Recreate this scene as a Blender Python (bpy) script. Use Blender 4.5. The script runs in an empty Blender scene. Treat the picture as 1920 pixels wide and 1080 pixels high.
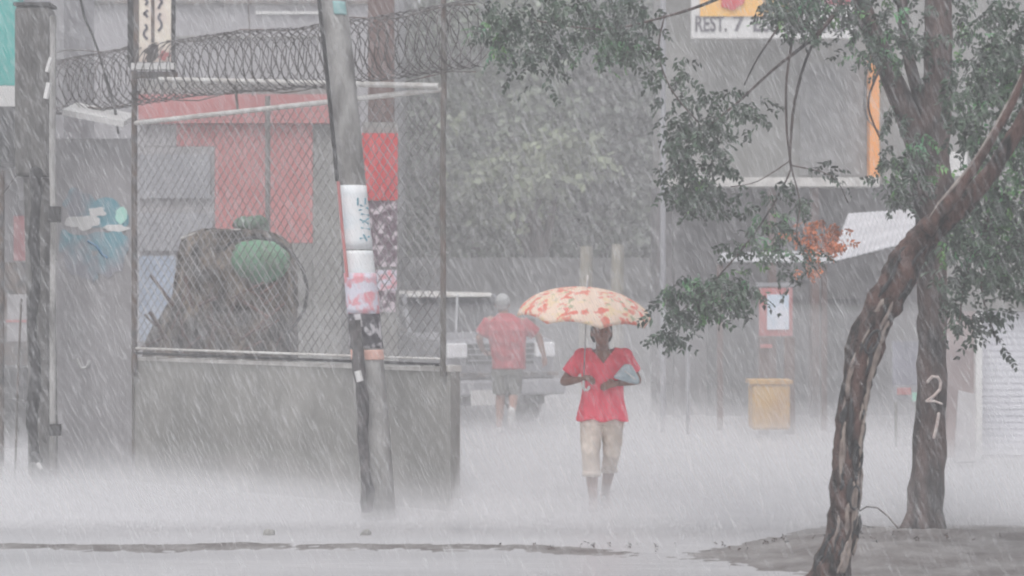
import bpy, bmesh, math, random
import numpy as np
from mathutils import Vector, Matrix, noise
R = math.radians
C = bpy.data.collections.new("place"); bpy.context.scene.collection.children.link(C)
SC = bpy.context.scene

# ------------------------------------------------------------------ camera
CAMH = 1.85; LENS = 75.0; FPX = 1920 * LENS / 36.0; HOR = 533
cam = bpy.data.cameras.new("camera"); cam.lens = LENS; cam.sensor_width = 36
cam.clip_start = 0.1; cam.clip_end = 1000; cam.shift_y = -(540 - HOR) / 1920
cam.dof.use_dof = True; cam.dof.focus_distance = 15.8; cam.dof.aperture_fstop = 2.8
co = bpy.data.objects.new("camera", cam); C.objects.link(co)
co.location = (0, 0, CAMH); co.rotation_euler = (R(90), 0, 0); SC.camera = co

# ------------------------------------------------------------------ light
SUN_EL, SUN_AZ = R(62), R(200)
w = bpy.data.worlds.new("World"); SC.world = w; w.use_nodes = True
nt = w.node_tree; nt.nodes.clear()
sky = nt.nodes.new("ShaderNodeTexSky"); sky.sky_type = 'NISHITA'; sky.sun_disc = False
sky.sun_elevation = SUN_EL; sky.sun_rotation = SUN_AZ; sky.dust_density = 3
hs = nt.nodes.new("ShaderNodeHueSaturation"); hs.inputs['Saturation'].default_value = 0.22
bg = nt.nodes.new("ShaderNodeBackground"); bg.inputs[1].default_value = 0.15
ow = nt.nodes.new("ShaderNodeOutputWorld")
nt.links.new(sky.outputs[0], hs.inputs['Color']); nt.links.new(hs.outputs[0], bg.inputs[0]); nt.links.new(bg.outputs[0], ow.inputs[0])
sl = bpy.data.lights.new("sun", 'SUN'); sl.energy = 0.8; sl.angle = R(25); sl.color = (1, .97, .95)
so = bpy.data.objects.new("sun", sl); C.objects.link(so)
sd = Vector((math.sin(SUN_AZ) * math.cos(SUN_EL), math.cos(SUN_AZ) * math.cos(SUN_EL), math.sin(SUN_EL)))
so.rotation_euler = sd.to_track_quat('Z', 'Y').to_euler(); so.location = (0, -5, 20)
SC.view_settings.view_transform = 'Standard'; SC.view_settings.look = 'None'
SC.view_settings.exposure = 0.42; SC.view_settings.gamma = 1
SC.render.engine = 'CYCLES'
cy = SC.cycles; cy.max_bounces = 6; cy.volume_bounces = 2; cy.transparent_max_bounces = 12
cy.filter_width = 2.1; cy.use_denoising = True; cy.volume_step_rate = 1.0

# ------------------------------------------------------------------ helpers
def F(px, py, s): return Vector(((px - 960) / s, FPX / s, CAMH - (py - HOR) / s))
def G(px, s, z=0.0): return Vector(((px - 960) / s, FPX / s, z))

def mat(name, col, rough=.7, col2=None, scale=3.0, stretch=(1, 1, 1), bump=0.0, bscale=None, metal=0.0,
        detail=6, lo=.35, hi=.65, island=0.0, spec=.5):
    m = bpy.data.materials.new(name); m.use_nodes = True
    n = m.node_tree.nodes; l = m.node_tree.links
    b = n['Principled BSDF']; b.inputs['Roughness'].default_value = rough; b.inputs['Metallic'].default_value = metal
    b.inputs['Specular IOR Level'].default_value = spec
    c1 = (*col, 1); c2 = (*(col2 or tuple(x * .7 for x in col)), 1)
    tc = n.new('ShaderNodeTexCoord'); mp = n.new('ShaderNodeMapping'); mp.inputs['Scale'].default_value = stretch
    l.new(tc.outputs['Object'], mp.inputs[0])
    nz = n.new('ShaderNodeTexNoise'); nz.inputs['Scale'].default_value = scale; nz.inputs['Detail'].default_value = detail
    l.new(mp.outputs[0], nz.inputs['Vector'])
    rp = n.new('ShaderNodeValToRGB'); rp.color_ramp.elements[0].position = lo; rp.color_ramp.elements[1].position = hi
    rp.color_ramp.elements[0].color = c1; rp.color_ramp.elements[1].color = c2
    l.new(nz.outputs['Fac'], rp.inputs[0])
    out = rp.outputs[0]
    if island:
        g = n.new('ShaderNodeNewGeometry'); h = n.new('ShaderNodeHueSaturation')
        mr = n.new('ShaderNodeMapRange'); mr.inputs['To Min'].default_value = 1 - island; mr.inputs['To Max'].default_value = 1 + island
        l.new(g.outputs['Random Per Island'], mr.inputs[0]); l.new(mr.outputs[0], h.inputs['Value']); l.new(out, h.inputs['Color']); out = h.outputs[0]
    l.new(out, b.inputs['Base Color'])
    if bump:
        nb = n.new('ShaderNodeTexNoise'); nb.inputs['Scale'].default_value = bscale or scale * 4; nb.inputs['Detail'].default_value = 5
        l.new(mp.outputs[0], nb.inputs['Vector'])
        bp = n.new('ShaderNodeBump'); bp.inputs['Strength'].default_value = 1; bp.inputs['Distance'].default_value = bump
        l.new(nb.outputs['Fac'], bp.inputs['Height']); l.new(bp.outputs[0], b.inputs['Normal'])
    return m

def tag(o, label=None, cat=None, group=None, kind=None):
    if label: o['label'] = label
    if cat: o['category'] = cat
    if group: o['group'] = group
    if kind: o['kind'] = kind
    return o

ORG = {}
def thing(name, label, cat, loc, group=None, rz=0):
    o = bpy.data.objects.new(name, None); C.objects.link(o); o.empty_display_size = .2
    o.location = loc; o.rotation_euler = (0, 0, rz); ORG[o.name] = Vector(loc)
    return tag(o, label, cat, group)

def finish(name, me, m, parent=None, origin=None, local=False, smooth=False):
    """link one mesh; world coordinates unless local"""
    o = bpy.data.objects.new(name, me); C.objects.link(o)
    if m: me.materials.append(m)
    if parent is not None:
        o.parent = parent
        org = Vector((0, 0, 0)) if local else ORG.get(parent.name, Vector((0, 0, 0)))
        ORG[o.name] = org
        if not local: me.transform(Matrix.Translation(-org))
    elif origin is not None:
        me.transform(Matrix.Translation(-Vector(origin))); o.location = origin; ORG[o.name] = Vector(origin)
    if smooth: me.polygons.foreach_set('use_smooth', [True] * len(me.polygons))
    me.update()
    return o

class MB:
    def __init__(s): s.v = []; s.f = []
    def add(s, vs, fs):
        k = len(s.v); s.v += [tuple(v) for v in vs]; s.f += [tuple(i + k for i in f) for f in fs]; return s
    def box(s, c, d, rot=None):
        c = Vector(c); hx, hy, hz = d[0] / 2, d[1] / 2, d[2] / 2
        vs = [Vector((x * hx, y * hy, z * hz)) for x in (-1, 1) for y in (-1, 1) for z in (-1, 1)]
        if rot is not None: vs = [rot @ v for v in vs]
        return s.add([v + c for v in vs], [(0, 1, 3, 2), (4, 6, 7, 5), (0, 4, 5, 1), (2, 3, 7, 6), (0, 2, 6, 4), (1, 5, 7, 3)])
    def bar(s, a, b, t, wd=None):
        """square bar a->b"""
        a, b = Vector(a), Vector(b); d = b - a
        q = d.to_track_quat('X', 'Z').to_matrix()
        return s.box((a + b) / 2, (d.length, t, wd or t), q)
    def slab(s, quad, th, up=None):
        q = [Vector(p) for p in quad]; n = (q[1] - q[0]).cross(q[3] - q[0]).normalized() * th
        return s.add(q + [p + n for p in q], [(3, 2, 1, 0), (4, 5, 6, 7), (0, 1, 5, 4), (1, 2, 6, 5), (2, 3, 7, 6), (3, 0, 4, 7)])
    def tube(s, path, rad, n=8, caps=True, flat=1.0, round_=False, rough=0.0, seed=0):
        P = [Vector(p) for p in path]
        if not hasattr(rad, '__len__'): rad = [rad] * len(P)
        rad = list(rad)
        if round_:
            d0 = (P[0] - P[1]).normalized(); d1 = (P[-1] - P[-2]).normalized()
            a0, r0, a1, r1 = P[0], rad[0], P[-1], rad[-1]
            P = [a0 + d0 * r0 * .95, a0 + d0 * r0 * .7] + P + [a1 + d1 * r1 * .7, a1 + d1 * r1 * .95]
            rad = [r0 * .25, r0 * .72] + rad + [r1 * .72, r1 * .25]
        k0 = len(s.v); T = None; N = None; rr = random.Random(seed)
        for i, p in enumerate(P):
            t = (P[min(i + 1, len(P) - 1)] - P[max(i - 1, 0)])
            if t.length < 1e-9: t = Vector((0, 0, 1))
            t.normalize()
            if N is None: N = t.orthogonal().normalized() if abs(t.x) > .9 else (Vector((1, 0, 0)) - t * t.x).normalized()
            else:
                N = (N - t * N.dot(t))
                N = N.normalized() if N.length > 1e-6 else t.orthogonal().normalized()
            B = t.cross(N)
            for j in range(n):
                a = 2 * math.pi * j / n
                r = rad[i] * (1 + (rough * noise.noise(Vector((math.cos(a) * 1.6, math.sin(a) * 1.6, i * .55 + seed))) if rough else 0))
                s.v.append(tuple(p + N * math.cos(a) * r + B * math.sin(a) * r * flat))
        for i in range(len(P) - 1):
            for j in range(n):
                a = k0 + i * n + j; b = k0 + i * n + (j + 1) % n
                s.f.append((a, b, b + n, a + n))
        if caps:
            s.f.append(tuple(k0 + j for j in reversed(range(n)))); s.f.append(tuple(k0 + (len(P) - 1) * n + j for j in range(n)))
        return s
    def loft(s, rings, n=20, caps=True):
        """rings (cx,cy,cz,rx,ry) horizontal ellipses bottom to top"""
        k0 = len(s.v)
        for (cx, cy_, cz, rx, ry) in rings:
            for j in range(n):
                a = 2 * math.pi * j / n; ca, sa = math.cos(a), math.sin(a)
                e = .8
                s.v.append((cx + rx * math.copysign(abs(ca) ** e, ca), cy_ + ry * math.copysign(abs(sa) ** e, sa), cz))
        for i in range(len(rings) - 1):
            for j in range(n):
                a = k0 + i * n + j; b = k0 + i * n + (j + 1) % n
                s.f.append((a, b, b + n, a + n))
        if caps:
            s.f.append(tuple(k0 + j for j in reversed(range(n)))); s.f.append(tuple(k0 + (len(rings) - 1) * n + j for j in range(n)))
        return s
    def ball(s, c, r, n=12, m=8):
        c = Vector(c); r = r if hasattr(r, '__len__') else (r, r, r)
        return s.loft([(c.x, c.y, c.z - r[2] * math.cos(math.pi * i / m), max(r[0] * math.sin(math.pi * i / m), .0005), max(r[1] * math.sin(math.pi * i / m), .0005)) for i in range(m + 1)], n)
    def mesh(s, name):
        me = bpy.data.meshes.new(name); me.from_pydata(s.v, [], s.f); me.update(); return me
    def build(s, name, m, parent=None, origin=None, local=False, smooth=False):
        return finish(name, s.mesh(name), m, parent, origin, local, smooth)

def bevelled(o, wd, seg=2):
    md = o.modifiers.new('bevel', 'BEVEL'); md.width = wd; md.segments = seg; md.limit_method = 'ANGLE'; return o

def evaluated(me, mods):
    o = bpy.data.objects.new('tmp', me); SC.collection.objects.link(o)
    for t, kw in mods:
        md = o.modifiers.new(t, t)
        for k, v in kw.items(): setattr(md, k, v)
    dg = bpy.context.evaluated_depsgraph_get(); dg.update()
    out = bpy.data.meshes.new_from_object(o.evaluated_get(dg)); bpy.data.objects.remove(o)
    return out

def fused(mb, voxel=.008, smooth=4, fac=.5):
    """join overlapping closed shapes into one continuous skin"""
    return evaluated(mb.mesh('f'), [('REMESH', dict(mode='VOXEL', voxel_size=voxel)), ('SMOOTH', dict(iterations=smooth, factor=fac))])

def text_mesh(s, size, bold=0.0, ext=.003):
    cu = bpy.data.curves.new('t', 'FONT'); cu.body = s; cu.size = size; cu.extrude = ext; cu.offset = bold; cu.align_x = 'CENTER'; cu.align_y = 'CENTER'
    o = bpy.data.objects.new('t', cu); SC.collection.objects.link(o)
    dg = bpy.context.evaluated_depsgraph_get(); dg.update()
    me = bpy.data.meshes.new_from_object(o.evaluated_get(dg)); bpy.data.objects.remove(o)
    me.materials.clear()
    return me

def place_text(name, s, size, c, m, parent, xdir=(1, 0, 0), up=(0, 0, 1), bold=.0, sx=1.0):
    me = text_mesh(s, size, bold)
    x = Vector(xdir).normalized(); u = Vector(up).normalized(); n = x.cross(u)
    M = Matrix((x * sx, u, n)).transposed().to_4x4(); M.translation = Vector(c)
    me.transform(M)
    return finish(name, me, m, parent)

def blob_sheet(c, xdir, up, rx, ry, th, seed, n=28, amp=.35):
    """irregular flat patch (paint, paper) with a little thickness"""
    x = Vector(xdir).normalized(); u = Vector(up).normalized(); nn = x.cross(u).normalized()
    c = Vector(c); v = []
    for j in range(n):
        a = 2 * math.pi * j / n; k = 1 + amp * noise.noise(Vector((math.cos(a) * 1.5, math.sin(a) * 1.5, seed * 3.1)))* 2
        v.append(c + x * rx * k * math.cos(a) + u * ry * k * math.sin(a))
    mb = MB(); mb.add(v + [p + nn * th for p in v], [tuple(reversed(range(n))), tuple(range(n, 2 * n))] + [(j, (j + 1) % n, n + (j + 1) % n, n + j) for j in range(n)])
    return mb

# ------------------------------------------------------------------ materials
M = {}
M['concrete'] = mat('concrete', (.32, .31, .295), .85, (.20, .195, .185), 1.8, (1, 1, .5), .01, 12)
M['coping'] = mat('coping', (.62, .60, .57), .8, (.42, .40, .38), 5)
M['plaster'] = mat('plaster', (.36, .345, .355), .85, (.27, .26, .265), 1.4, (1, 1, .4), .004, 20)
M['greywall'] = mat('greywall', (.34, .33, .35), .8, (.28, .27, .28), .5)
M['facade'] = mat('facade', (.27, .265, .25), .85, (.17, .168, .16), 1.1, (1, 1, .6))
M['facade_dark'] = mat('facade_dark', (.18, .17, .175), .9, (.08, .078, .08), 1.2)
M['red_paint'] = mat('red_paint', (.50, .17, .165), .75, (.38, .14, .14), 1.5, (1, 1, .4))
M['red_bright'] = mat('red_bright', (.62, .04, .045), .6, (.5, .03, .04), 3)
M['white_paint'] = mat('white_paint', (.68, .67, .66), .6, (.58, .57, .56), 3)
M['shutter_grey'] = mat('shutter_grey', (.32, .32, .34), .6, (.25, .25, .27), 2)
M['teal'] = mat('teal', (.02, .38, .34), .5, (.03, .32, .29), 2)
M['orange'] = mat('orange', (.85, .33, .05), .6, (.75, .27, .05), 3)
M['yellow'] = mat('yellow', (.56, .34, .10), .7, (.42, .24, .09), 4)
M['pole'] = mat('pole', (.40, .39, .38), .9, (.15, .145, .14), 3, (2, 2, .7), .008, 30, detail=10, lo=.38, hi=.66)
M['oldpost'] = mat('oldpost', (.16, .155, .15), .9, (.07, .068, .066), 4, (2, 2, .6), .01, 20)
M['dark'] = mat('dark', (.035, .035, .037), .8, (.02, .02, .02), 6)
M['darkmetal'] = mat('darkmetal', (.07, .07, .072), .6, (.13, .09, .07), 7)
M['rust'] = mat('rust', (.12, .11, .10), .85, (.16, .08, .06), 4, (1, 1, .6), lo=.45, hi=.8)
M['galv'] = mat('galv', (.66, .65, .63), .5, (.45, .42, .39), 9)
M['meshwire'] = mat('meshwire', (.30, .29, .29), .6, (.12, .11, .11), 2.2)
M['wire'] = mat('wire', (.09, .08, .08), .6, (.05, .042, .04), 9)
M['mud'] = mat('mud', (.23, .215, .21), .55, (.11, .095, .09), 3.2, (1, 1, 1), .02, 9)
M['bark1'] = mat('bark1', (.105, .058, .048), .9, (.012, .011, .010), 9, (1.6, 1.6, .5), .04, 30, detail=12, lo=.40, hi=.60)
M['bark2'] = mat('bark2', (.095, .062, .055), .85, (.018, .016, .016), 7, (1.2, 1.2, .35), .035, 22, lo=.4, hi=.62)
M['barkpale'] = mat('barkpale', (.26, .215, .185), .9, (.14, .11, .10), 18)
M['leaf'] = mat('leaf', (.042, .072, .042), .5, (.016, .034, .022), 2.5, island=.7)
M['leafbright'] = mat('leafbright', (.05, .19, .09), .45, (.09, .19, .04), 3, island=.5)
M['leafdead'] = mat('leafdead', (.70, .24, .11), .7, (.33, .11, .06), 8, island=.4)
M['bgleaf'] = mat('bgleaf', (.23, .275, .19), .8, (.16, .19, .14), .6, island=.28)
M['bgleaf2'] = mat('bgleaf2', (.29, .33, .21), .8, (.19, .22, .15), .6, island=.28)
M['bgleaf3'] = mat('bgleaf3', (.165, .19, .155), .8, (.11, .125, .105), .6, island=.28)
M['skin'] = mat('skin', (.28, .145, .105), .5, (.19, .09, .065), 6)
M['skin2'] = mat('skin2', (.36, .20, .15), .55, (.30, .16, .12), 6)
M['hair'] = mat('hair', (.02, .016, .015), .6, (.035, .028, .025), 30)
M['hairgrey'] = mat('hairgrey', (.42, .43, .43), .7, (.3, .3, .3), 30)
M['blouse'] = mat('blouse', (.98, .12, .18), .7, (.74, .06, .105), 6, (1.3, 1.3, .8), .012, 12, lo=.42, hi=.75)
M['trouser'] = mat('trouser', (.74, .65, .57), .85, (.56, .48, .42), 8, (1, 1, .5), .006, 20)
M['redshirt'] = mat('redshirt', (.46, .06, .075), .8, (.30, .03, .04), 7, (1, 1, 1), .006, 18)
M['shorts'] = mat('shorts', (.16, .16, .14), .85, (.11, .11, .095), 7)
M['shoe'] = mat('shoe', (.62, .61, .60), .7, (.45, .44, .43), 12)
M['bagfab'] = mat('bagfab', (.48, .56, .60), .5, (.34, .42, .46), 10)
M['tarp'] = mat('tarp', (.19, .15, .115), .85, (.035, .032, .028), 4.5, (1.3, 1, .6), .04, 14, detail=12, lo=.36, hi=.60)
M['tarpgreen'] = mat('tarpgreen', (.10, .27, .16), .7, (.13, .22, .14), 6, bump=.015, bscale=12)
M['carbody'] = mat('carbody', (.27, .27, .29), .35, (.21, .21, .23), 2)
M['glassdark'] = mat('glassdark', (.012, .012, .015), .35, (.018, .018, .022), 1, spec=.2)
M['chrome'] = mat('chrome', (.34, .34, .36), .35, (.28, .28, .3), 5)
M['lens'] = mat('lens', (.88, .88, .9), .2, (.8, .8, .82), 9)
M['tyre'] = mat('tyre', (.03, .03, .03), .85, (.02, .02, .02), 9)
M['skirt_roof'] = mat('roofsheet', (.62, .62, .65), .5, (.50, .50, .53), 2.5, (1, 1, 1))
M['pinkpaper'] = mat('pinkpaper', (.66, .28, .32), .8, (.62, .60, .68), 12, lo=.42, hi=.56)
M['whitepaper'] = mat('whitepaper', (.74, .75, .76), .7, (.6, .68, .72), 5, (1, 1, 1), lo=.42, hi=.75)
M['darkposter'] = mat('darkposter', (.055, .05, .06), .7, (.5, .48, .5), 13, (1, 1, .8), lo=.5, hi=.58)
M['collage'] = mat('collage', (.11, .06, .085), .8, (.60, .52, .56), 15, (1, 1, .8), lo=.48, hi=.60, detail=3)
M['bluepaint'] = mat('bluepaint', (.14, .32, .38), .8, (.27, .27, .30), 5, (1, 1, .6), lo=.40, hi=.60)
M['posterart'] = mat('posterart', (.72, .66, .56), .7, (.6, .5, .46), 5)
M['ochre'] = mat('ochre', (.62, .50, .22), .7, (.5, .42, .25), 9)
M['ink'] = mat('ink', (.10, .09, .11), .7)
M['blue_ink'] = mat('blue_ink', (.10, .32, .42), .7)
M['raindrop'] = mat('raindrop', (.93, .93, .94), .5, (.90, .90, .91), 1)
_n = M['raindrop'].node_tree; _t = _n.nodes.new('ShaderNodeBsdfTransparent'); _m = _n.nodes.new('ShaderNodeMixShader'); _m.inputs[0].default_value = .20
_n.links.new(_t.outputs[0], _m.inputs[1]); _n.links.new(_n.nodes['Principled BSDF'].outputs[0], _m.inputs[2]); _n.links.new(_m.outputs[0], _n.nodes['Material Output'].inputs[0])
M['brick'] = mat('brick', (.16, .09, .075), .85, (.10, .065, .06), 2, (1, 1, .5))

def umb_mat():
    m = bpy.data.materials.new('umbrella_cloth'); m.use_nodes = True
    n = m.node_tree.nodes; l = m.node_tree.links; b = n['Principled BSDF']; b.inputs['Roughness'].default_value = .6
    tc = n.new('ShaderNodeTexCoord')
    def layer(scale, thr, prev, col, seed):
        mp = n.new('ShaderNodeMapping'); mp.inputs['Location'].default_value = (seed, seed * 2, seed); l.new(tc.outputs['Object'], mp.inputs[0])
        z = n.new('ShaderNodeTexNoise'); z.inputs['Scale'].default_value = scale; z.inputs['Detail'].default_value = 3; l.new(mp.outputs[0], z.inputs['Vector'])
        r = n.new('ShaderNodeValToRGB'); r.color_ramp.elements[0].position = thr; r.color_ramp.elements[1].position = thr + .05; l.new(z.outputs['Fac'], r.inputs[0])
        x = n.new('ShaderNodeMix'); x.data_type = 'RGBA'; l.new(r.outputs[0], x.inputs['Factor'])
        if prev is None: x.inputs['A'].default_value = (.90, .74, .62, 1)
        else: l.new(prev, x.inputs['A'])
        x.inputs['B'].default_value = (*col, 1); return x.outputs['Result']
    o = layer(9, .57, None, (.88, .72, .50), 3)
    o = layer(11, .56, o, (.82, .34, .26), 7)
    o = layer(14, .62, o, (.52, .52, .36), 12)
    o = layer(11, .585, o, (.82, .24, .18), 21)
    l.new(o, b.inputs['Base Color'])
    t = n.new('ShaderNodeBsdfTranslucent'); mx = n.new('ShaderNodeMixShader'); mx.inputs[0].default_value = .3
    l.new(o, t.inputs[0]); l.new(b.outputs[0], mx.inputs[1]); l.new(t.outputs[0], mx.inputs[2]); l.new(mx.outputs[0], n['Material Output'].inputs[0])
    return m
M['umb'] = umb_mat()

def volume_mat(name, dens, col=(.93, .925, .935)):
    m = bpy.data.materials.new(name); m.use_nodes = True; n = m.node_tree.nodes; n.clear()
    v = n.new('ShaderNodeVolumePrincipled'); v.inputs['Density'].default_value = dens; v.inputs['Color'].default_value = (*col, 1); v.inputs['Anisotropy'].default_value = 0.0
    o = n.new('ShaderNodeOutputMaterial'); m.node_tree.links.new(v.outputs[0], o.inputs['Volume']); return m

# ------------------------------------------------------------------ setting: ground, flooded street, mud bank
def grid(x0, x1, y0, y1, dx, dy, fz):
    nx = int((x1 - x0) / dx) + 1; ny = int((y1 - y0) / dy) + 1; mb = MB()
    mb.v = [(x0 + i * dx, y0 + j * dy, fz(x0 + i * dx, y0 + j * dy)) for j in range(ny) for i in range(nx)]
    mb.f = [(j * nx + i, j * nx + i + 1, (j + 1) * nx + i + 1, (j + 1) * nx + i) for j in range(ny - 1) for i in range(nx - 1)]
    return mb
tag(MB().add([(-150, -40, -.06), (150, -40, -.06), (150, 190, -.06), (-150, 190, -.06)], [(0, 1, 2, 3)]).build('ground', M['mud']), kind='structure')
wm = mat('flood', (.45, .445, .455), .42, (.36, .355, .365), .8, (.35, 1.6, 1), .012, 5, spec=.6)
tag(MB().add([(-120, -20, 0), (120, -20, 0), (120, 160, 0), (-120, 160, 0)], [(0, 1, 2, 3)]).build('street_water', wm), kind='structure')
def bank(x, y):
    rt = max(0, min(1, (x - 1.0) / 1.6)); dip = math.exp(-((x - 1.1) / .7) ** 2)
    yc = 15.12 - .5 * dip + .10 * noise.noise(Vector((x * .9, 3, 0))) + .05 * noise.noise(Vector((x * 5, 3, 0)))
    d = y - yc
    hgt = .026 + .055 * rt - .008 * dip
    prof = math.exp(-(d / (.12 + .75 * rt)) ** 2) if d > 0 else math.exp(-(d / (.42 + 1.3 * rt)) ** 2)
    n = noise.fractal(Vector((x * 1.7, y * 1.7, .3)), 1, 2, 5)
    hgt *= .55 + .45 * rt + .6 * max(0, noise.noise(Vector((x * 1.1, 7, 2))) + .25)
    return hgt * prof * (1.0 + .45 * n) - .012 + .008 * noise.noise(Vector((x * 12, y * 12, 0)))
tag(grid(-6.5, 7.5, 12.6, 16.6, .04, .035, bank).build('mud_bank', M['mud'], smooth=True), kind='structure')

def rock(px, py, s, r, seed, label):
    c = F(px, py, s); c.z = max(.01, c.z); mb = MB(); mb.ball((0, 0, 0), (r, r * .8, r * .8), 14, 10)
    mb.v = [tuple(Vector(v) * (1 + .35 * noise.noise(Vector(v) * (1.3 / r) + Vector((seed, 0, 0)))) + c) for v in mb.v]
    tag(mb.build('rock', M['concrete'], origin=(c.x, c.y, 0)), label, 'rock', 'stones on the edge of the flooded street')
rock(503, 1004, 254, .045, 1, 'small grey stone at the water edge, left of the two in front of the wall')
rock(686, 1003, 254, .038, 5, 'small grey stone at the water edge, below the foot of the leaning pole')

# ------------------------------------------------------------------ concrete wall and mesh fence
PR = G(831, 230); PL = G(252, 200); fd = (PR - PL).normalized(); fn = Vector((-fd.y, fd.x, 0))   # fn points away from camera
if fn.y < 0: fn = -fn
PE = PR + fd * .13
def FP(t, z, off=0.0):   # t metres from left post along the fence
    p = PL + fd * t + fn * off; return Vector((p.x, p.y, z))
FL = (PR - PL).length
t = thing('concrete_wall', 'low grey concrete wall under the wire mesh, streaked with damp', 'wall', (PL.x, PL.y, 0))
def wallbox(mb, t0, t1, z0, z1, o0, o1):
    vs = [FP(tt, z, o) for tt in (t0, t1) for o in (o0, o1) for z in (z0, z1)]
    mb.add(vs, [(0, 1, 3, 2), (4, 6, 7, 5), (0, 4, 5, 1), (2, 3, 7, 6), (0, 2, 6, 4), (1, 5, 7, 3)]); return mb
wallbox(MB(), -.03, FL + .05, -.05, 1.135, .03, .15).build('wall_body', M['concrete'], t)
mb = MB(); n = 24
for i in range(n):   # worn mortar coping in uneven lengths
    a = -.03 + (FL + .09) * i / n; b = -.03 + (FL + .09) * (i + .97) / n
    wallbox(mb, a, b, 1.136, 1.165 + .02 * noise.noise(Vector((i * .7, 0, 0))) + (.02 if i > n - 3 else 0), .02, .16)
mb.build('coping', M['coping'], t)
rust_edge = MB(); wallbox(rust_edge, -.06, -.031, .25, 1.13, .02, .05); rust_edge.build('rust_streak', M['rust'], t)

ZB, ZT = 1.25, 3.40
t = thing('mesh_fence', 'chain-link mesh fence between rusty posts on the concrete wall', 'fence', (PL.x, PL.y, 1.18))
def rod(mb, a, b, r, n=6): mb.tube([a, b], r, n)
mb = MB(); rod(mb, FP(0, 1.0, 0), FP(0, 4.55, 0), .028, 8); mb.build('post', M['darkmetal'], t)
mb = MB(); mb.tube([FP(FL, 1.1 + i * .33, .004 * math.sin(i)) for i in range(11)], .024, 8, rough=.3); mb.build('post', M['rust'], t)
mb = MB(); rod(mb, FP(0, ZT - .04, 0), FP(FL, ZT + .04, 0), .023, 8); mb.build('top_rail', M['galv'], t)
mb = MB(); rod(mb, FP(0, ZB, 0), FP(FL, ZB - .01, 0), .011, 8); mb.build('bottom_rail', M['galv'], t)
mb = MB(); rod(mb, FP(0, ZB - .045, 0), FP(FL, ZB - .055, 0), .012, 8); mb.build('bottom_wire', M['dark'], t)
mb = MB(); sp = .098; r = .0042
def diag(sgn):
    k = -int((ZT - ZB) / sp) - 1
    while k * sp < FL + (ZT - ZB):
        t0 = k * sp
        if sgn > 0: a0, a1 = t0, t0 + (ZT - ZB) * .9
        else: a0, a1 = t0, t0 - (ZT - ZB) * .9
        # clip to 0..FL
        def at(tt): return ZB + (tt - a0) / (a1 - a0) * (ZT - ZB)
        lo, hi = max(0, min(a0, a1)), min(FL, max(a0, a1))
        if hi - lo > .03:
            pts = []; m = 6
            for i in range(m + 1):
                tt = lo + (hi - lo) * i / m
                sag = .03 * noise.noise(Vector((tt * .8, at(tt) * .8, 1)))
                pts.append(FP(tt, at(tt) - abs(.01 * math.sin(tt * 3)), sag + (.003 if sgn > 0 else -.003)))
            mb.tube(pts, r, 3, caps=False)
        k += 1
diag(1); diag(-1)
mb.build('wire_mesh', M['meshwire'], t)
mb = MB()
mb.tube([FP(FL - .02, 3.465, -.03), FP(.42, 3.74, -.05)], .024, 8)
mb.build('upper_rail', M['galv'], t)
mb = MB(); 
for tt in (1.45, 2.9):
    mb = MB(); rod(mb, FP(tt, ZT + .01, 0), FP(tt, 3.70 - (tt - .42) * .075, -.03), .012); mb.build('strut', M['rust'], t)

# razor wire coil
t = thing('razor_wire', 'long dense coil of rusty razor wire strung above the mesh fence', 'razor wire', FP(0, 3.5, 0))
mb = MB(); RW = .27; t0, t1 = -1.35, FL + .36; rr = random.Random(4)
for ph, sg in ((0, 1), (1.3, -1)):
    pts = []; L = t1 - t0; turns = int(L / .115); N = turns * 16
    for i in range(N + 1):
        u = i / N; a = sg * (2 * math.pi * turns * u) + ph
        tt = t0 + L * u; wob = .035 * noise.noise(Vector((tt * 9, sg * 3, 0)))
        R_ = RW * (1 + .10 * noise.noise(Vector((tt * 2, 5 + sg, 0))))
        zc = 3.80 + .012 * tt + .02 * math.sin(tt * 1.7)
        lean = .10 * math.sin(a) * sg
        pts.append(FP(tt + lean + wob, zc + R_ * math.sin(a), R_ * math.cos(a)))
    mb.tube(pts, .0052, 3, caps=False)
    for i in range(0, N, 3):   # barbs: small twin blades
        p = pts[i]; q = pts[i + 1]; d = (q - p).normalized(); sd_ = d.orthogonal().normalized() * .014
        mb.add([p - d * .012, p + sd_, p + d * .012, p - sd_], [(0, 1, 2, 3)])
mb.build('coil', M['wire'], t)
mb = MB()
for zz, oo in ((3.82 + RW, 0), (3.82 - RW, 0)):
    mb.tube([FP(t0 + (t1 - t0) * i / 20, zz + .03 * math.sin(i * 1.4) , oo) for i in range(21)], .006, 4)
mb.build('line_wire', M['rust'], t)

# ------------------------------------------------------------------ tall narrow sign on the left post
t = thing('shop_sign', 'tall narrow cream hand-painted sign in a dark frame above the razor wire', 'sign', FP(.2, 3.85, -.05))
def SP(px, py, s=203): return F(px, py, s)
mb = MB(); a, b = SP(252, 116), SP(322, -110)
mb.box(((a.x + b.x) / 2, a.y, (a.z + b.z) / 2), (b.x - a.x, .03, b.z - a.z)); mb.build('board', M['posterart'], t)
mb = MB(); mb.bar(SP(245, 125), SP(245, -120), .05); mb.build('frame_post', M['dark'], t)
mb = MB(); mb.bar(SP(325, 140), SP(325, -120), .035); mb.build('frame_post', M['dark'], t)
mb = MB(); c = SP(288, 125); mb.box(c, (.40, .10, .06)); mb.build('ledge', M['white_paint'], t)
mb = MB(); c = SP(290, 141); mb.box(c, (.42, .06, .06)); mb.build('crossbar', M['darkmetal'], t)
def strip(mb, pts, wd, s=203, dy=-.019):
    for (x0, y0), (x1, y1) in zip(pts, pts[1:]):
        a = SP(x0, y0, s); b = SP(x1, y1, s); a.y += dy; b.y += dy; mb.bar(a, b, .006, wd)
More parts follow.
